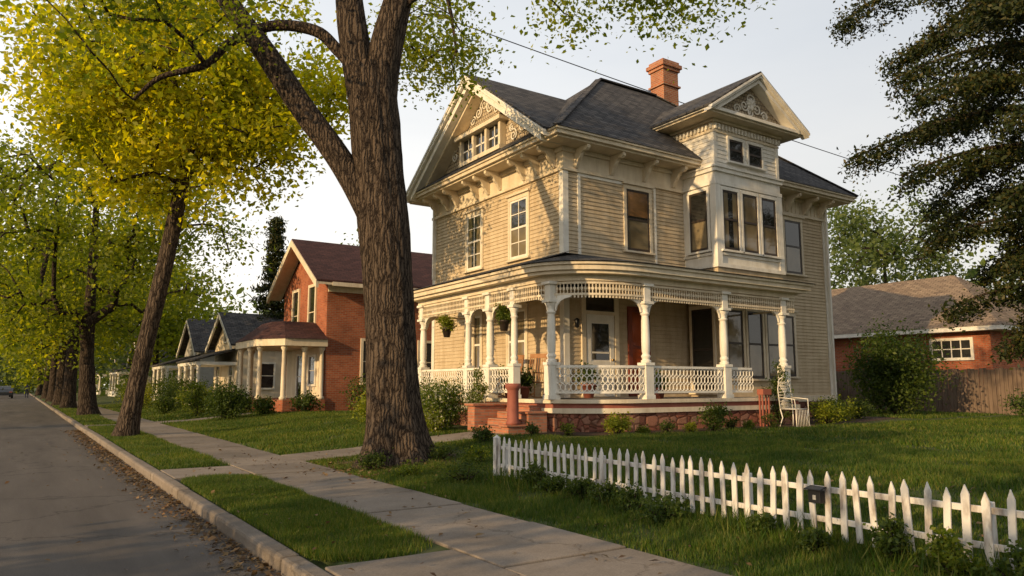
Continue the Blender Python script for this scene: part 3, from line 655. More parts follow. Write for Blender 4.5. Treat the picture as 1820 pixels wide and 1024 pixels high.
trunk(tb,[tp(-.95,7.6,.11),tp(-1.3,8.0,.115),tp(-1.75,8.4,.11),tp(-2.6,8.5,.10),tp(-3.4,8.15,.085),tp(-3.85,7.7,.07),tp(-4.7,7.45,.05),tp(-5.2,7.0,.03)],6,12,0,.04,5)
seeds=[tp(-1.3,10.2,0)[:3],tp(-1.8,12,0)[:3],tp(.2,10.2,0)[:3],tp(.8,12,0)[:3],tp(-4.4,10.4,0)[:3],tp(-5,11.8,0)[:3],tp(-.22,8.7,0)[:3],tp(-3.55,9.1,0)[:3],tp(-5.2,7.0,0)[:3],tp(-3.85,7.7,0)[:3]]
Tg=np.concatenate([ell((3.8,11.6,13.4),(5.0,4.8,2.2),30,.35),ell((9.4,9.6,9.25),(3.0,2.2,.6),28,.2),ell((7.9,15.2,9.6),(1.3,1.3,1.7),20,.2),ell((1.2,13.6,8.6),(2.6,1.3,1.8),16,.2)])
E=grow(tb,seeds,Tg,.012,.5,.16)
tb.build('trunk_and_limbs',M['bark'],oak)
leaves('foliage',clump(E,230,.42,.75),.10,M['leaf_light'],oak)

def street_tree(name,base,h,cr,lean=(0,0),seed=0,nt=70,nl=150,lsize=.16,mat='leaf_green',r=.38,cz=None,crz=None,first=.35,spread=.6,bark='bark2',off=(0,0),shell=.35,arch=.12,r0=.028):
    e=empty(name,(base[0],base[1],.1)); tb=MB(); random.seed(seed)
    x,y=base; H=h*first
    T=[(x,y,0.0,r),(x+lean[0]*.3,y+lean[1]*.3,H*.35,r*.86),(x+lean[0]*.7,y+lean[1]*.7,H*.75,r*.8),(x+lean[0],y+lean[1],H*1.1,r*.7),(x+lean[0]*1.3,y+lean[1]*1.3,h*.65,r*.3)]
    trunk(tb,T,6,20,.35,.06,seed)
    cz=cz or h*.68; crz=crz or h*.36
    tx,ty=x+lean[0]+off[0],y+lean[1]+off[1]
    Tg=ell((tx,ty,cz),(cr,cr,crz),nt,shell)
    seeds=[T[3][:3],T[4][:3],(x+lean[0]*.85,y+lean[1]*.85,H*.92)]
    E=grow(tb,seeds,Tg,r0,.48,r*.62,arch=arch,step=1.2)
    tb.build('trunk_and_limbs',M[bark],e); leaves('foliage',clump(E,nl,spread,.75),lsize,M[mat],e)
street_tree('maple_tree',(2.65,23.7),15,4.7,(1.0,-.55),11,175,300,.16,'leaf_yellow',.27,10.3,4.1,.45,.5,'bark',r0=.021)
street_tree('maple_tree',(2.9,41),16,7.2,(-.2,.2),12,125,200,.2,'leaf_light',.42,8.6,5.6,.19,.7,arch=.25,shell=.5,r0=.034)
street_tree('maple_tree',(2.7,53),16,6,(0,0),13,85,160,.24,'leaf_light',.4,9,5.5,.3,.9)
street_tree('maple_tree',(2.7,64),16,6,(0,0),14,75,160,.28,'leaf_yellow',.4,9,5.5,.3,.9)
street_tree('maple_tree',(2.7,78),17,6.5,(0,0),15,70,150,.32,'leaf_light',.4,9,6,.25,1.)
street_tree('maple_tree',(2.7,95),17,7,(0,0),16,60,150,.36,'leaf_light',.4,9,6.5,.25,1.1)
street_tree('maple_tree',(2.7,125),17,7,(0,0),17,50,150,.42,'leaf_light',.4,8.5,7,.25,1.2)
for k,(yy,hh,cc) in enumerate(((-13,12,4.5),(-3,10,3.8),(5.5,9,3.0),(31,10,2.8),(50,12,3.6),(64,13,4.5),(84,16,7),(110,16,7),(140,16,8))):
    street_tree('street_tree',(-9,yy),hh,cc,(0,0),30+k,45,110,.26,'leaf_green',.35,hh*.62,hh*.34,.3,.7)
street_tree('garden_tree',(9.5,68),13,5.5,(0,0),50,70,150,.3,'leaf_light',.3,7.5,5,.25,.9)
street_tree('garden_tree',(48,27),15,5.5,(0,0),51,80,180,.25,'leaf_far_haze',.3,8.5,6,.25,.8)
street_tree('garden_tree',(52,17),13,5,(0,0),52,70,160,.25,'leaf_light',.3,7.5,5,.25,.8)
street_tree('garden_tree',(45,38),14,5.5,(0,0),53,70,160,.25,'leaf_far_haze',.3,8,5.5,.25,.8)
street_tree('garden_tree',(18,45),10.5,3.4,(0,0),54,40,130,.25,'leaf_green',.3,6.8,3.6,.25,.7)
C=[]
for k in range(400):
    a=rng.random()
    if a<.3: c=(rng.uniform(-30,40),rng.uniform(150,230),rng.uniform(2,15))
    elif a<.5: c=(rng.uniform(-18,12),rng.uniform(165,200),rng.uniform(1,13))
    elif a<.7: c=(rng.uniform(8,30),rng.uniform(75,140),rng.uniform(1,11))
    else: c=(rng.uniform(55,110),rng.uniform(-5,70),rng.uniform(1,9))
    C.append(c)
leaves('distant_trees',clump(C,140,2.0,.9),.75,M['leaf_far_haze'],None)

def conifer(name,base,h,lmax,prof,nb,mat,size,ncl,drop=.25,r=.25,zmin=1.5,spread=.22,sq=.45,asp=.35,wid=.28):
    e=empty(name,(base[0],base[1],.1)); tb=MB(); x,y=base
    tb.tube([(x,y,0),(x,y,h*.5),(x,y,h)],[r,r*.6,.02],12); C=[]
    for i in range(nb):
        z=zmin+(h-zmin)*((i+.5)/nb)+random.uniform(-.15,.15); L=prof((z-zmin)/(h-zmin))*lmax*random.uniform(.62,1.1); a=i*2.399+random.uniform(-.3,.3)
        P=[]
        for j in range(6):
            f=j/5; P.append((x+math.cos(a)*L*f,y+math.sin(a)*L*f,z-drop*L*f*f+.12*L*f))
        tb.tube(P,[max(.012,.05*L*(1-f/6)*.5) for f in range(6)],5)
        m=max(3,int(L/.22))
        for j in range(m):
            f=.2+.8*j/m; px=x+math.cos(a)*L*f; py=y+math.sin(a)*L*f; pz=z-drop*L*f*f+.12*L*f
            w=(1-f*.6)*L*wid
            for s in (-1,1,0):
                if random.random()<.12: continue
                q=random.random()*w*s; C.append((px-math.sin(a)*q,py+math.cos(a)*q,pz-abs(q)*.3-.05-random.random()*.25*(sq>.5)))
    tb.build('trunk_and_branches',M['bark2'],e)
    leaves('foliage',clump(C,ncl,spread,sq),size,M[mat],e,asp,.4)
conifer('spruce_tree',(13.4,48),12.5,2.7,lambda t:1-t*.97,80,'needle',.24,20,.35,.2,1.0,.22)
random.seed(99)
conifer('large_conifer_tree',(22.4,7.9),19,5.0,lambda t:(.42+1.75*t if t<.33 else 1.0)*(1 if t<.7 else (1-t)/.3+.05),72,'needle',.105,70,.32,.35,2.6,.17,.85,.5,.32)
print('trees',time.time()-T0)

# ------------------------------------------------------------------ shrubs and plants
def shrub(name,c,r,h,mat,n=2500,size=.06,base=None,flowers=0):
    x,y=c; z=g(x) if base is None else base; e=empty(name,(x,y,z)); m=max(10,int(r*r*60)+12)
    C=ell((x,y,z+h*.5),(r*.85,r*.85,h*.45),m,.4)*1.0; tb=MB()
    C+=rng.normal(size=C.shape)*r*.08
    for q in C[:14]: tb.tube([(x+random.uniform(-.05,.05),y,z-.02),((x+q[0])/2,(y+q[1])/2,(z+q[2])/2),tuple(q)],[.015,.01,.005],5)
    tb.build('stems',M['bark2'],e)
    P=clump(C,max(6,n//m),r*.2,.9); P[:,2]=np.maximum(P[:,2],z+.01)
    leaves('leaves',P,size,M[mat],e)
    if flowers: leaves('blossoms',clump(C,flowers,r*.22,.9)+np.array([-.04,-.04,.04]),size*1.1,M['flower'],e)
shrub('yellow_shrub',(11.1,12.5),.35,.52,'shrub_y',1500,.05)
shrub('foundation_shrub',(13.9,12.2),.38,.66,'shrub',1900,.05)
shrub('foundation_shrub',(19.1,12.7),.5,.66,'shrub_y',1900,.055); shrub('foundation_shrub',(20.3,13.4),.55,.7,'shrub',2000,.055)
shrub('foundation_shrub',(21.6,13.9),.55,.66,'shrub_y',1900,.055); shrub('foundation_shrub',(23.2,14.3),.5,.55,'shrub',1700,.055)
for (x,y,r,h,m_) in ((12.5,12.35,.22,.3,'shrub'),(15.2,12.3,.2,.25,'leaf_green'),(10.2,13.1,.22,.3,'leaf_green'),(16.0,12.2,.25,.35,'shrub'),(9.5,13.5,.2,.25,'shrub'),(11.8,12.4,.18,.22,'leaf_green'),(13.2,12.3,.2,.28,'shrub_y'),(14.6,12.25,.22,.3,'shrub')): shrub('bedding_plant',(x,y),r,h,m_,600,.04)
shrub('flowering_bush',(9.1,17.0),.8,1.25,'leaf_green',5500,.055,flowers=14); shrub('flowering_bush',(9.3,18.6),.85,1.1,'shrub',5000,.06,flowers=18)
shrub('flowering_bush',(8.9,20.6),.75,.9,'shrub_y',3500,.06); shrub('flowering_bush',(9.6,16.0),.35,1.6,'leaf_green',2300,.05,flowers=22)
shrub('flowering_bush',(8.3,16.3),.5,.55,'shrub_y',2200,.05,flowers=10); shrub('flowering_bush',(8.2,18.0),.55,.5,'leaf_green',2200,.05); shrub('flowering_bush',(8.1,13.2),.3,.3,'shrub',900,.045)
shrub('large_bush',(27,15.1),1.65,3.2,'shrub',15000,.10); shrub('large_bush',(30,20.5),1.0,1.6,'shrub',4000,.09)
shrub('large_bush',(28.6,11.2),.8,.8,'shrub',2500,.08)
shrub('round_bush',(6.6,29.2),.8,1.4,'shrub',7500,.07)
for (x,y,r,h,m_) in ((8.0,33,.6,.9,'shrub'),(7.3,36,.9,1.1,'shrub_y'),(7.5,40,.9,1.3,'leaf_green'),(7.0,44,1.1,1.2,'shrub'),(8.2,30.2,.5,.7,'shrub'),(9.8,30.0,.6,.8,'shrub'),(12.2,29.6,.9,1.5,'shrub'),(13.6,29.4,.8,1.2,'shrub'),(6.0,48,1.0,1.5,'shrub_y'),(8,52,1.4,1.8,'leaf_green'),(7.2,31.8,.4,1.0,'shrub_y'),(6.8,60,1.3,2,'leaf_green'),(5.8,38,.6,.8,'shrub'),(6.4,33.5,.5,1.6,'leaf_green'),(8.0,46.5,.9,1.9,'shrub')):
    shrub('garden_shrub',(x,y),r,h,m_,int(2600*max(.6,r)),.085)
for (x,y,r,h) in ((5.5,9.5,.42,.34),(5.1,11.9,.3,.26),(6.4,11.9,.3,.3),(5.85,8.3,.2,.3),(5.75,7.75,.2,.26),(5.8,7.2,.2,.3),(5.78,6.75,.22,.27),(5.7,6.2,.26,.3),(5.6,5.6,.28,.26),(5.85,3.4,.16,.3),(5.8,2.9,.2,.32),(5.75,2.45,.18,.3),(6.6,11.0,.25,.25),(5.1,10.6,.25,.2),(5.82,4.6,.14,.2),(5.6,3.9,.16,.2)):
    shrub('border_plant',(x,y),r,h,random.choice(['shrub','leaf_green','shrub']),1100,.035)
# long weeds along the fence foot
n=7500; X=rng.normal(5.93,.2,n); Y=rng.uniform(1.2,9.4,n); k_=(np.sin(Y*3.1)+np.sin(Y*7.7+1)+rng.normal(size=n)*.7)>.0; X,Y=X[k_],Y[k_]; n=len(X)
a=rng.random(n)*6.283; H=.09+.18*rng.random(n)**2; V=np.zeros((n,3,3)); Z=gv(X); W=.007
V[:,0]=np.stack([X-np.cos(a)*W,Y-np.sin(a)*W,Z],1); V[:,1]=np.stack([X+np.cos(a)*W,Y+np.sin(a)*W,Z],1); V[:,2]=np.stack([X+rng.normal(size=n)*.07,Y+rng.normal(size=n)*.07,Z+H],1)
fastmesh('weeds',V,3,M['grass'])
def pot(x,y,z,s,name='potted_plant',hang=False,mat='shrub'):
    e=empty(name,(x,y,z)); m_=MB(); m_.lathe(x,y,[(.10*s,z),(.16*s,z+.26*s),(.18*s,z+.26*s),(.18*s,z+.31*s),(.14*s,z+.31*s),(.13*s,z+.27*s)],16)
    if hang:
        for k in range(3):
            a=k*2.094; m_.tube([(x+.16*s*math.cos(a),y+.16*s*math.sin(a),z+.3*s),(x,y,4.0)],.006,4)
    m_.build('pot',M['terracotta'] if not hang else M['darkwood'],e)
    C=ell((x,y,z+.45*s),(.26*s,.26*s,.24*s),18,.4); leaves('leaves',clump(C,60,.07*s,1),.06,M[mat],e)
pot(10.7,16.2,1.215,1.1); pot(10.75,17.2,1.215,1.3,mat='leaf_green'); pot(10.8,15.7,1.215,1.0); pot(11.0,18.9,1.215,1.2); pot(12.6,15.3,1.215,1.2); pot(13.4,13.5,1.215,.9,mat='leaf_green')
pot(10.45,16.1,2.95,.9,'hanging_basket',True,'leaf_green'); pot(10.45,19.2,2.95,.9,'hanging_basket',True,'shrub_y')
ur=empty('terracotta_urn_pedestal',(9.42,14.13,.66)); m_=MB(); m_.lathe(9.42,14.14,[(.16,.666),(.16,.72),(.135,.76),(.13,1.42),(.15,1.46),(.18,1.5),(.18,1.59),(.15,1.59),(.14,1.52)],20); m_.build('urn',M['terracotta'],ur)
def chair(x,y,z,ang):
    e=empty('rocking_chair',(x,y,z)); m_=MB(); c,s=math.cos(ang),math.sin(ang)
    def t(a,b,h): return (x+c*a-s*b,y+s*a+c*b,z+h)
    for b in (-.26,.26):
        m_.tube([t(.45,b,.1),t(.25,b,.035),t(0,b,.02),t(-.25,b,.035),t(-.5,b,.12)],.018,6)
        m_.tube([t(.22,b,.04),t(.22,b,.66)],.02,8); m_.tube([t(-.22,b,.04),t(-.25,b,.45),t(-.38,b,1.15)],.02,8)
        m_.beam(t(.28,b,.67),t(-.3,b,.65),.06,.025)
    m_.beam(t(.25,0,.42),t(-.25,0,.40),.5,.035)
    for k in range(7): b=-.2+k*.067; m_.beam(t(-.25,b,.45),t(-.37,b,1.08),.03,.012,(1,0,0))
    m_.beam(t(-.38,-.28,1.12),t(-.38,.28,1.12),.03,.12); m_.build('frame',M['wood'],e,.004)
chair(11.3,16.1,1.215,math.radians(200)); chair(11.4,17.4,1.215,math.radians(180))
wc=empty('wire_garden_chair',(17.1,12.35,.45)); m_=MB(); X,Y,Z=17.1,12.3,.45
for dx in (-.26,.26):
    for dy in (-.24,.24): m_.tube([(X+dx*1.1,Y+dy*1.1,Z),(X+dx*.85,Y+dy*.85,Z+.25),(X+dx,Y+dy,Z+.48)],.014,6)
    m_.tube([(X+dx,Y+.24,Z+.48),(X+dx*1.05,Y+.28,Z+1.0),(X+dx*.7,Y+.3,Z+1.25)],.014,6); m_.tube([(X+dx,Y-.24,Z+.48),(X+dx*1.1,Y-.22,Z+.74),(X+dx*1.05,Y+.27,Z+.78)],.013,6)
m_.tube([(X-.18,Y+.3,Z+1.25),(X,Y+.3,Z+1.33),(X+.18,Y+.3,Z+1.25)],.014,6)
for k in range(9):
    a=-.26+k*.065; m_.tube([(X+a,Y-.24,Z+.48),(X+a,Y+.24,Z+.48)],.007,4); m_.tube([(X-.26,Y-.24+k*.06,Z+.482),(X+.26,Y-.24+k*.06,Z+.482)],.007,4)
    m_.tube([(X+a,Y+.25,Z+.5),(X-a,Y+.29,Z+1.2)],.007,4); m_.tube([(X-.26,Y+.25,Z+.52+k*.08),(X+.26,Y+.25,Z+.52+k*.08)],.007,4)
    m_.tube([(X+a,Y-.25,Z+.02),(X+a,Y-.24,Z+.46)],.007,4)
m_.build('wire_frame',M['white'],wc)
shrub('climbing_plant',(17.3,12.85),.38,1.75,'shrub',2200,.05)
fb=empty('red_flower_box',(16.55,12.8,.9)); m_=MB(); m_.box(16.4,16.75,12.72,12.92,1.3,1.45); m_.box(16.42,16.46,12.76,12.80,.46,1.3); m_.box(16.68,16.72,12.76,12.80,.46,1.3); m_.box(16.42,16.46,12.85,12.89,.46,1.3); m_.box(16.68,16.72,12.85,12.89,.46,1.3); m_.build('box',M['redtrim'],fb,.005)

# ------------------------------------------------------------------ timber fence, back building
tf=empty('wooden_fence',(31,16,.45)); m_=MB(); y=5.0
while y<27:
    m_.box(30.99+random.uniform(-.012,.006),31.012,y,y+.13,.45,2.18+random.uniform(-.04,.04)); y+=.145
for z in (.8,1.8): m_.box(31.02,31.08,5,27,z,z+.09)
m_.build('boards',M['plankwood'],tf)
bk=empty('brick_bungalow',(39,20,.45)); w_=MB(); w_.box(34.3,43,14.9,34,.3,4.0); w_.build('walls',M['brick'],bk)
r_=MB(); r_.add([(33.7,14.2,4.05),(43.6,14.2,4.05),(43.6,34.6,4.05),(33.7,34.6,4.05),(38.6,18.2,7.0),(38.6,30.5,7.0)],[(0,1,4),(1,2,5,4),(2,3,5),(3,0,4,5),(0,3,2,1)]); r_.build('roof',M['shingle_brown'],bk)
t_=MB(); t_.box(33.72,43.58,14.22,34.58,3.86,4.04)
def simplewin(tr,gl,pl,c,h0,h1,z0,z1,n=1,fw=.1):
    tr.wb(pl,c,h0-fw,h0,z0-fw,z1+fw,0,.07); tr.wb(pl,c,h1,h1+fw,z0-fw,z1+fw,0,.07); tr.wb(pl,c,h0,h1,z1,z1+fw,0,.068); tr.wb(pl,c,h0,h1,z0-fw,z0,0,.09)
    for i in range(1,n): hh=h0+(h1-h0)*i/n; tr.wb(pl,c,hh-.02,hh+.02,z0,z1,.02,.05)
    tr.wb(pl,c,h0,h1,(z0+z1)/2-.02,(z0+z1)/2+.02,.0205,.045)
    gl.wb(pl,c,h0,h1,z0,z1,.005,.02)
g_=MB(); simplewin(t_,g_,'X',34.3,15.7,17.3,2.75,3.5,4,.12); t_.build('trim',M['white'],bk); g_.build('windows',M['glass'],bk)

# ------------------------------------------------------------------ neighbouring brick house
nb=empty('brick_house',(16,34,.45)); w_=MB();t_=MB();g_=MB();r_=MB()
x0,x1,y0,y1=11.0,24,31.1,37.4; ym=34.25
w_.box(x0,x1,y0,y1,.3,6.2); w_.prism([(x0,y0,6.2),(x0,y1,6.2),(x0,ym,8.0)],(.3,0,0))
for yy,s in ((y0-.6,1),(y1+.6,-1)):
    r_.prism([(x0-.7,yy,6.05),(x1+.6,yy,6.05),(x1+.6,ym,8.4),(x0-.7,ym,8.4)],(0,0,-.1))
    t_.prism([(x0-.74,yy,5.68),(x0-.74,ym,8.03),(x0-.74,ym,8.34),(x0-.74,yy,5.99)],(.12,0,0)); t_.prism([(x0-.6,yy,5.84),(x0-.6,ym,8.19),(x0-.6,ym,8.28),(x0-.6,yy,5.93)],(.6,0,0))
t_.box(x0+.02,x1,y0-.1,y0-.01,5.6,5.98); t_.box(x0,x1+.5,y0-.62,y0-.5,5.8,5.97); t_.box(x0,x1+.5,y0-.5,y0-.1,5.86,5.92)
simplewin(t_,g_,'X',x0,32.6,33.4,3.7,6.0,1,.14); simplewin(t_,g_,'X',x0,35.0,35.8,3.7,6.0,1,.14)
simplewin(t_,g_,'Y',y0,12.7,13.5,1.7,3.5,1,.12); simplewin(t_,g_,'Y',y0,15.5,16.3,1.7,3.5,1,.12)
O=[(8.4,32.2),(8.4,35.6),(9.2,36.6),(11,36.6),(11,31.0),(9.2,31.0)]
def ring(z,sc):
    cx,cy=9.9,33.8; return [(cx+(x-cx)*sc if x<11 else x,cy+(y-cy)*sc,z) for x,y in O]
a_=ring(3.5,1.08); b_=ring(4.35,.45); r2=MB(); r2.add(a_+b_,[(i,(i+1)%6,6+(i+1)%6,6+i)[::-1] for i in range(6)]+[(6,7,8,9,10,11)[::-1]]); r2.build('porch_roof',M['shingle_maroon'],nb)
t_.add(ring(3.2,1.05)+ring(3.5,1.05),[(i,(i+1)%6,6+(i+1)%6,6+i)[::-1] for i in range(6)]+[(0,1,2,3,4,5)])
s_=MB(); s_.add(ring(.3,1.0)+ring(.95,1.0),[(i,(i+1)%6,6+(i+1)%6,6+i)[::-1] for i in range(6)]+[(11,10,9,8,7,6)]); s_.build('porch_base',M['brick'],nb)
for (x,y) in ((8.55,32.3),(8.55,33.9),(8.55,35.5),(9.25,31.2),(9.25,36.4),(10.85,31.15),(10.1,31.15)): t_.lathe(x,y,[(.15,.95),(.15,1.05),(.1,1.1),(.085,3.0),(.14,3.1),(.14,3.2)],10)
w_.build('walls',M['brick'],nb); t_.build('trim',M['cream'],nb); g_.build('windows',M['glass'],nb); r_.build('roof',M['shingle_maroon'],nb)
lw=MB(); lw.box(10.9,11.0-.01,31.3,36.3,.95,3.2); lw.build('porch_rear_wall',M['cream'],nb)
lg=MB(); lt2=MB(); simplewin(lt2,lg,'X',10.9,32.0,32.8,1.6,2.8); simplewin(lt2,lg,'X',10.9,33.6,34.5,1.0,2.9); lg.build('porch_windows',M['glass'],nb); lt2.build('porch_window_trim',M['white'],nb)
def cottage(name,x0,x1,y0,y1,zw,zr,wm,rm):
    e=empty(name,((x0+x1)/2,(y0+y1)/2,.45)); w=MB();r=MB();t=MB();gl=MB(); w.box(x0,x1,y0,y1,.3,zw); xm,ym=(x0+x1)/2,(y0+y1)/2
    w.prism([(x0,y0,zw),(x0,y1,zw),(x0,ym,zr-.2)],(.2,0,0))
    for yy in (y0-.4,y1+.4): r.prism([(x0-.5,yy,zw-.1),(x1,yy,zw-.1),(x1,ym,zr),(x0-.5,ym,zr)],(0,0,-.1)); t.prism([(x0-.53,yy,zw-.42),(x0-.53,ym,zr-.32),(x0-.53,ym,zr-.06),(x0-.53,yy,zw-.16)],(.1,0,0))
    r.prism([(x0-2.3,y0,3.0),(x0,y0,3.7),(x0,y1,3.7),(x0-2.3,y1,3.0)],(0,0,-.1)); t.box(x0-2.2,x0,y0+.05,y1-.05,2.7,2.88); t.box(x0-2.2,x0,y0,y1,.4,.9)
    k=y0+.15
    while k<y1: t.lathe(x0-2.05,k,[(.15,.9),(.1,1.2),(.1,2.6),(.15,2.7)],8); k+=(y1-y0-.3)/3
    simplewin(t,gl,'X',x0,y0+.8,y0+1.7,1.4,2.8); simplewin(t,gl,'X',x0,y1-1.8,y1-.9,1.4,2.8); simplewin(t,gl,'Y',y0,x0+1.2,x0+2.1,1.4,2.8); simplewin(t,gl,'X',x0,ym-.35,ym+.35,4.2,5.1)
    w.build('walls',M[wm],e); r.build('roof',M[rm],e); t.build('trim',M['white'],e); gl.build('windows',M['glass'],e)
cottage('porch_cottage',10.5,19,44.5,50.5,4.0,6.0,'cream','shingle'); cottage('porch_cottage',10.5,18,55,61,4.0,6.4,'grey','shingle')
cottage('porch_cottage',10.5,18,84,92,4.0,6.8,'cream','shingle')
cottage('porch_cottage',10.5,18,104,112,4.0,6.8,'white','shingle')

m_=MB(); P=[]
A_=Vector((1,24.3,16.6)); B__=Vector((62,20.0,12.3))
for i in range(31):
    t=i/30; p=A_.lerp(B__,t); p.z-=4*.8*t*(1-t)*.8; P.append(p)
m_.tube(P,.02,6); m_.build('overhead_cable',M['wire'])

def car(x,y,col):
    e=empty('parked_car',(x,y,0)); b=MB()
    prof=[(-2.1,.35),(-2.15,.75),(-1.95,.95),(-1.55,1.0),(-.95,1.42),(.7,1.45),(1.35,1.02),(2.05,.88),(2.2,.6),(2.15,.35)]
    b.prism([(x-.88,y+p,q) for p,q in prof],(1.76,0,0)); b.build('body',pmat('car_paint',col,col,2,.3,0,spec=.6),e,.08)
    w=MB(); w.prism([(x-.885,y+p,q) for p,q in ((-1.35,1.02),(-.9,1.36),(.62,1.38),(1.15,1.02))],(1.77,0,0)); w.prism([(x-.7,y-1.60,1.03),(x+.7,y-1.60,1.03),(x+.6,y-1.0,1.42),(x-.6,y-1.0,1.42)],(0,.02,.0)); w.build('windows',M['glass'],e)
    t=MB()
    for py in (-1.3,1.35):
        for px in (-.8,.8): t.tube([(x+px-.1,y+py,.33),(x+px+.1,y+py,.33)],.33,18,True)
    t.build('tyres',M['black'],e); l=MB(); l.box(x-.8,x-.5,y-2.17,y-2.1,.7,.82); l.box(x+.5,x+.8,y-2.17,y-2.1,.7,.82); l.build('lamps',M['redtrim'],e)
car(-1.2,108,(.03,.035,.045)); car(-1.5,122,(.35,.35,.36))
me=bpy.data.meshes.new('pedestrian'); J=[(0,0,.95),(0,0,1.2),(0,0,1.42),(0,0,1.52),(0,0,1.66),(.11,.0,.9),(.13,.12,.5),(.12,.05,.06),(-.11,0,.9),(-.13,-.1,.5),(-.12,-.28,.08),(.2,0,1.38),(.26,-.05,1.12),(.27,.05,.88),(-.2,0,1.38),(-.26,.06,1.12),(-.27,.16,.9),(.12,.18,.03),(-.12,-.14,.03)]
Ed=[(0,1),(1,2),(2,3),(3,4),(0,5),(5,6),(6,7),(7,17),(0,8),(8,9),(9,10),(10,18),(2,11),(11,12),(12,13),(2,14),(14,15),(15,16)]
me.from_pydata([(1.1+a,112+b,c) for a,b,c in J],Ed,[]); po=bpy.data.objects.new('pedestrian',me); COL.objects.link(po)
sk=po.modifiers.new('skin','SKIN'); rr=[.14,.15,.13,.06,.105,.09,.065,.05,.09,.065,.05,.06,.05,.04,.06,.05,.04,.04,.04]
for v,r in zip(me.skin_vertices[0].data,rr): v.radius=(r,r)
po.modifiers.new('sub','SUBSURF').levels=1; me.materials.append(pmat('dark_clothes',(.03,.035,.05),(.06,.06,.08),3,.9,0))

# ------------------------------------------------------------------ grass blades, fallen leaves
def blades(X,Y,hgt,wid):
    n=len(X); Z=np.where(X>2.1,gv(X),.11); a=rng.random(n)*2*math.pi; H=hgt*(.6+.8*rng.random(n)); W=wid*(.7+.6*rng.random(n))
    H=H*(1+.4*np.sin(X*2.7+np.sin(Y*1.3)*2)*np.sin(Y*2.1+X))
    lean=rng.normal(size=(n,2))*.35*H[:,None]
    V=np.zeros((n,3,3)); V[:,0]=np.stack([X-np.cos(a)*W/2,Y-np.sin(a)*W/2,Z-.005],1); V[:,1]=np.stack([X+np.cos(a)*W/2,Y+np.sin(a)*W/2,Z-.005],1)
    V[:,2]=np.stack([X+lean[:,0],Y+lean[:,1],Z+H],1); return V
VV=[]
def addreg(x0,x1,y0,y1,dens,h,w,mask=None):
    n=int((x1-x0)*(y1-y0)*dens); X,Y=rng.uniform(x0,x1,n),rng.uniform(y0,y1,n)
    k=np.ones(len(X),bool)
    k&=~((X>4.5)&(X<9.3)&(Y>13.98)&(Y<15.42)); k&=~((X>4.5)&(X<8.2)&(Y>30.9)&(Y<32.2))
    dd=np.hypot(X-5.8,Y-12.5); k&=(dd>.6)&(rng.random(len(X))<np.clip((dd-.5)/.9,.12,1))
    k&=~((np.abs(X-4.6)<.07*(1+np.sin(Y*5)))&(rng.random(len(X))<.7))
    pn=np.sin(X*2.1+Y*.7)*np.sin(Y*1.7-X)+.5*np.sin(X*5.3-Y*3.1)+rng.normal(size=len(X))*.5; k&=(pn>-.9)
    if mask is not None: k&=mask(X,Y)
    VV.append(blades(X[k],Y[k],h,w))
def vm(X,Y):
    d0=np.minimum(Y-5.9,12.5-Y); e=np.minimum(X-2.12,3.27-X); rr=.45
    return (d0>0)&~((d0<rr)&(e<rr)&(np.hypot(rr-d0,rr-e)>rr))
addreg(2.12,3.27,5.9,12.5,8000,.055,.009,vm)
addreg(2.12,3.27,13.95,29.4,2400,.06,.014); addreg(2.12,3.27,30.8,60,600,.07,.03)
addreg(4.58,6.1,1.5,14,4400,.06,.010); addreg(6.1,13,1.5,9,2200,.06,.013); addreg(6.1,13,9,13,1700,.06,.015,lambda X,Y:~((X>9.6)&(Y>12.3)))
addreg(13,31,2,13,480,.07,.028,lambda X,Y:~((X>10)&(Y>12.2)))
addreg(4.58,9.6,13,30,1000,.07,.022,lambda X,Y:~((X>9.2)&(Y<21))); addreg(9.6,12,21,30,500,.07,.03); addreg(4.58,9,30,60,260,.08,.045); addreg(24.8,31,13,20,200,.08,.04)
fastmesh('lawn_grass',np.concatenate(VV),3,M['grass'])
n=4200; X=np.concatenate([1.92-np.abs(rng.normal(size=n))*.2,rng.uniform(-5,4.5,260),rng.uniform(2.1,9,450),rng.normal(5.4,.6,500)]); Y=np.concatenate([rng.uniform(2,30,n),rng.uniform(2,25,260),rng.uniform(2,16,450),rng.normal(12.3,.9,500)])
Z=np.where(X<1.94,.012,np.where((X>3.27)&(X<4.57),.155,gv(X)+.035))+rng.random(len(X))*.015
k=~((X>1.90)&(X<2.13)); leaves('fallen_leaves',np.stack([X,Y,Z],1)[k],.055,M['dead'],None,.6,3.0)
print('grass',time.time()-T0)

# ------------------------------------------------------------------ light, sky, camera
EL,DX,DY=math.radians(16),-1.0,-.20
sd=Vector((DX,DY,0)).normalized(); sd=Vector((sd.x*math.cos(EL),sd.y*math.cos(EL),math.sin(EL)))
sun=bpy.data.lights.new('sun','SUN'); sun.energy=5.0; sun.angle=math.radians(.5); sun.color=(1,.70,.36)
so=bpy.data.objects.new('sun',sun); so.rotation_euler=sd.to_track_quat('Z','Y').to_euler(); so.location=(0,0,30); COL.objects.link(so)
w=bpy.data.worlds.new('World'); SC.world=w; w.use_nodes=True; nt=w.node_tree; bg=nt.nodes['Background']
sky=nt.nodes.new('ShaderNodeTexSky'); sky.sky_type='NISHITA'; sky.sun_disc=False; sky.sun_elevation=EL; sky.sun_rotation=math.atan2(DX,DY)
sky.air_density=1.0; sky.dust_density=4; sky.ozone_density=1.0
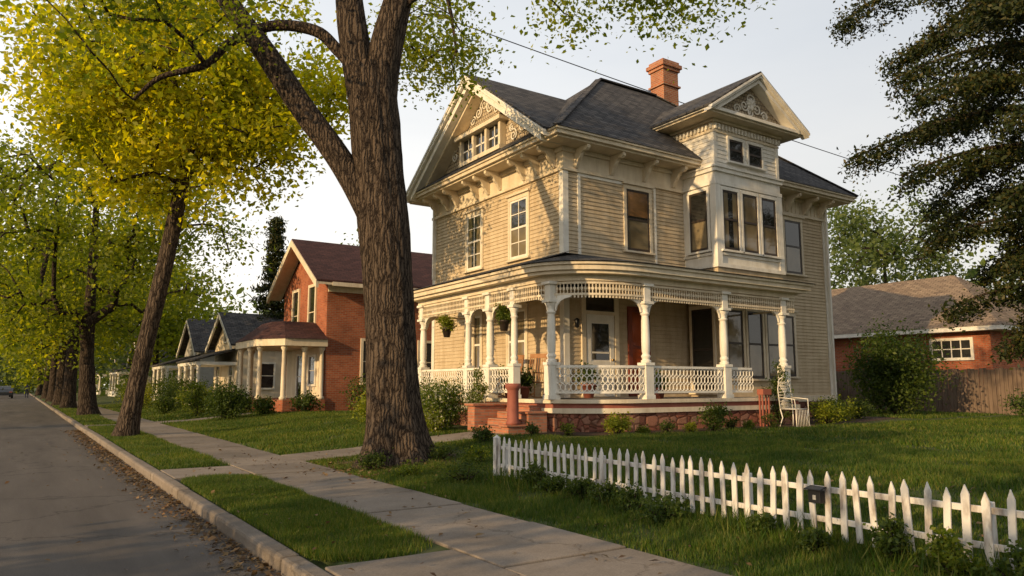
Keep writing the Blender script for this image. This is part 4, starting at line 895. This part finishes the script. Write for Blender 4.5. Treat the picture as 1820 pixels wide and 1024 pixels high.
# thin high haze veil over the clear-sky model
tc=nt.nodes.new('ShaderNodeTexCoord'); sx=nt.nodes.new('ShaderNodeSeparateXYZ'); nt.links.new(tc.outputs['Generated'],sx.inputs[0])
rz=ramp(nt,[(0,(1,.93,.82)),(.14,(1,.955,.88)),(.42,(.80,.82,.84)),(1,(.52,.56,.62))]); nt.links.new(sx.outputs['Z'],rz.inputs[0])
dt=nt.nodes.new('ShaderNodeVectorMath'); dt.operation='DOT_PRODUCT'; dt.inputs[1].default_value=(-.8,.6,0); nt.links.new(tc.outputs['Generated'],dt.inputs[0])
mr=nt.nodes.new('ShaderNodeMapRange'); mr.inputs['From Min'].default_value=-.6; mr.inputs['From Max'].default_value=.6; mr.inputs['To Min'].default_value=7.0; mr.inputs['To Max'].default_value=10.2; nt.links.new(dt.outputs['Value'],mr.inputs['Value'])
vm_=nt.nodes.new('ShaderNodeVectorMath'); vm_.operation='SCALE'; nt.links.new(rz.outputs[0],vm_.inputs[0]); nt.links.new(mr.outputs[0],vm_.inputs['Scale'])
mp=nt.nodes.new('ShaderNodeMapping'); mp.inputs['Scale'].default_value=(1,1,3.5); nt.links.new(tc.outputs['Generated'],mp.inputs[0])
nz=noise_n(nt,mp.outputs[0],1.6,6,.55); rn=ramp(nt,[(.3,(.78,.78,.78)),(.7,(.93,.93,.93))]); nt.links.new(nz.outputs['Fac'],rn.inputs[0])
mx=nt.nodes.new('ShaderNodeMix'); mx.data_type='RGBA'; nt.links.new(rn.outputs[0],mx.inputs[0]); nt.links.new(sky.outputs[0],mx.inputs[6]); nt.links.new(vm_.outputs[0],mx.inputs[7])
nt.links.new(mx.outputs[2],bg.inputs[0]); bg.inputs[1].default_value=.135
cam=bpy.data.cameras.new('camera'); cam.lens=25.97; cam.sensor_width=36; cam.clip_end=6000; cam.clip_start=.05
co=bpy.data.objects.new('camera',cam); co.location=(0,0,1.55); co.rotation_euler=(math.radians(97.5),0,math.radians(-33.6)); COL.objects.link(co); SC.camera=co
SC.view_settings.view_transform='Standard'; SC.view_settings.look='None'; SC.view_settings.exposure=0
print('done',time.time()-T0)
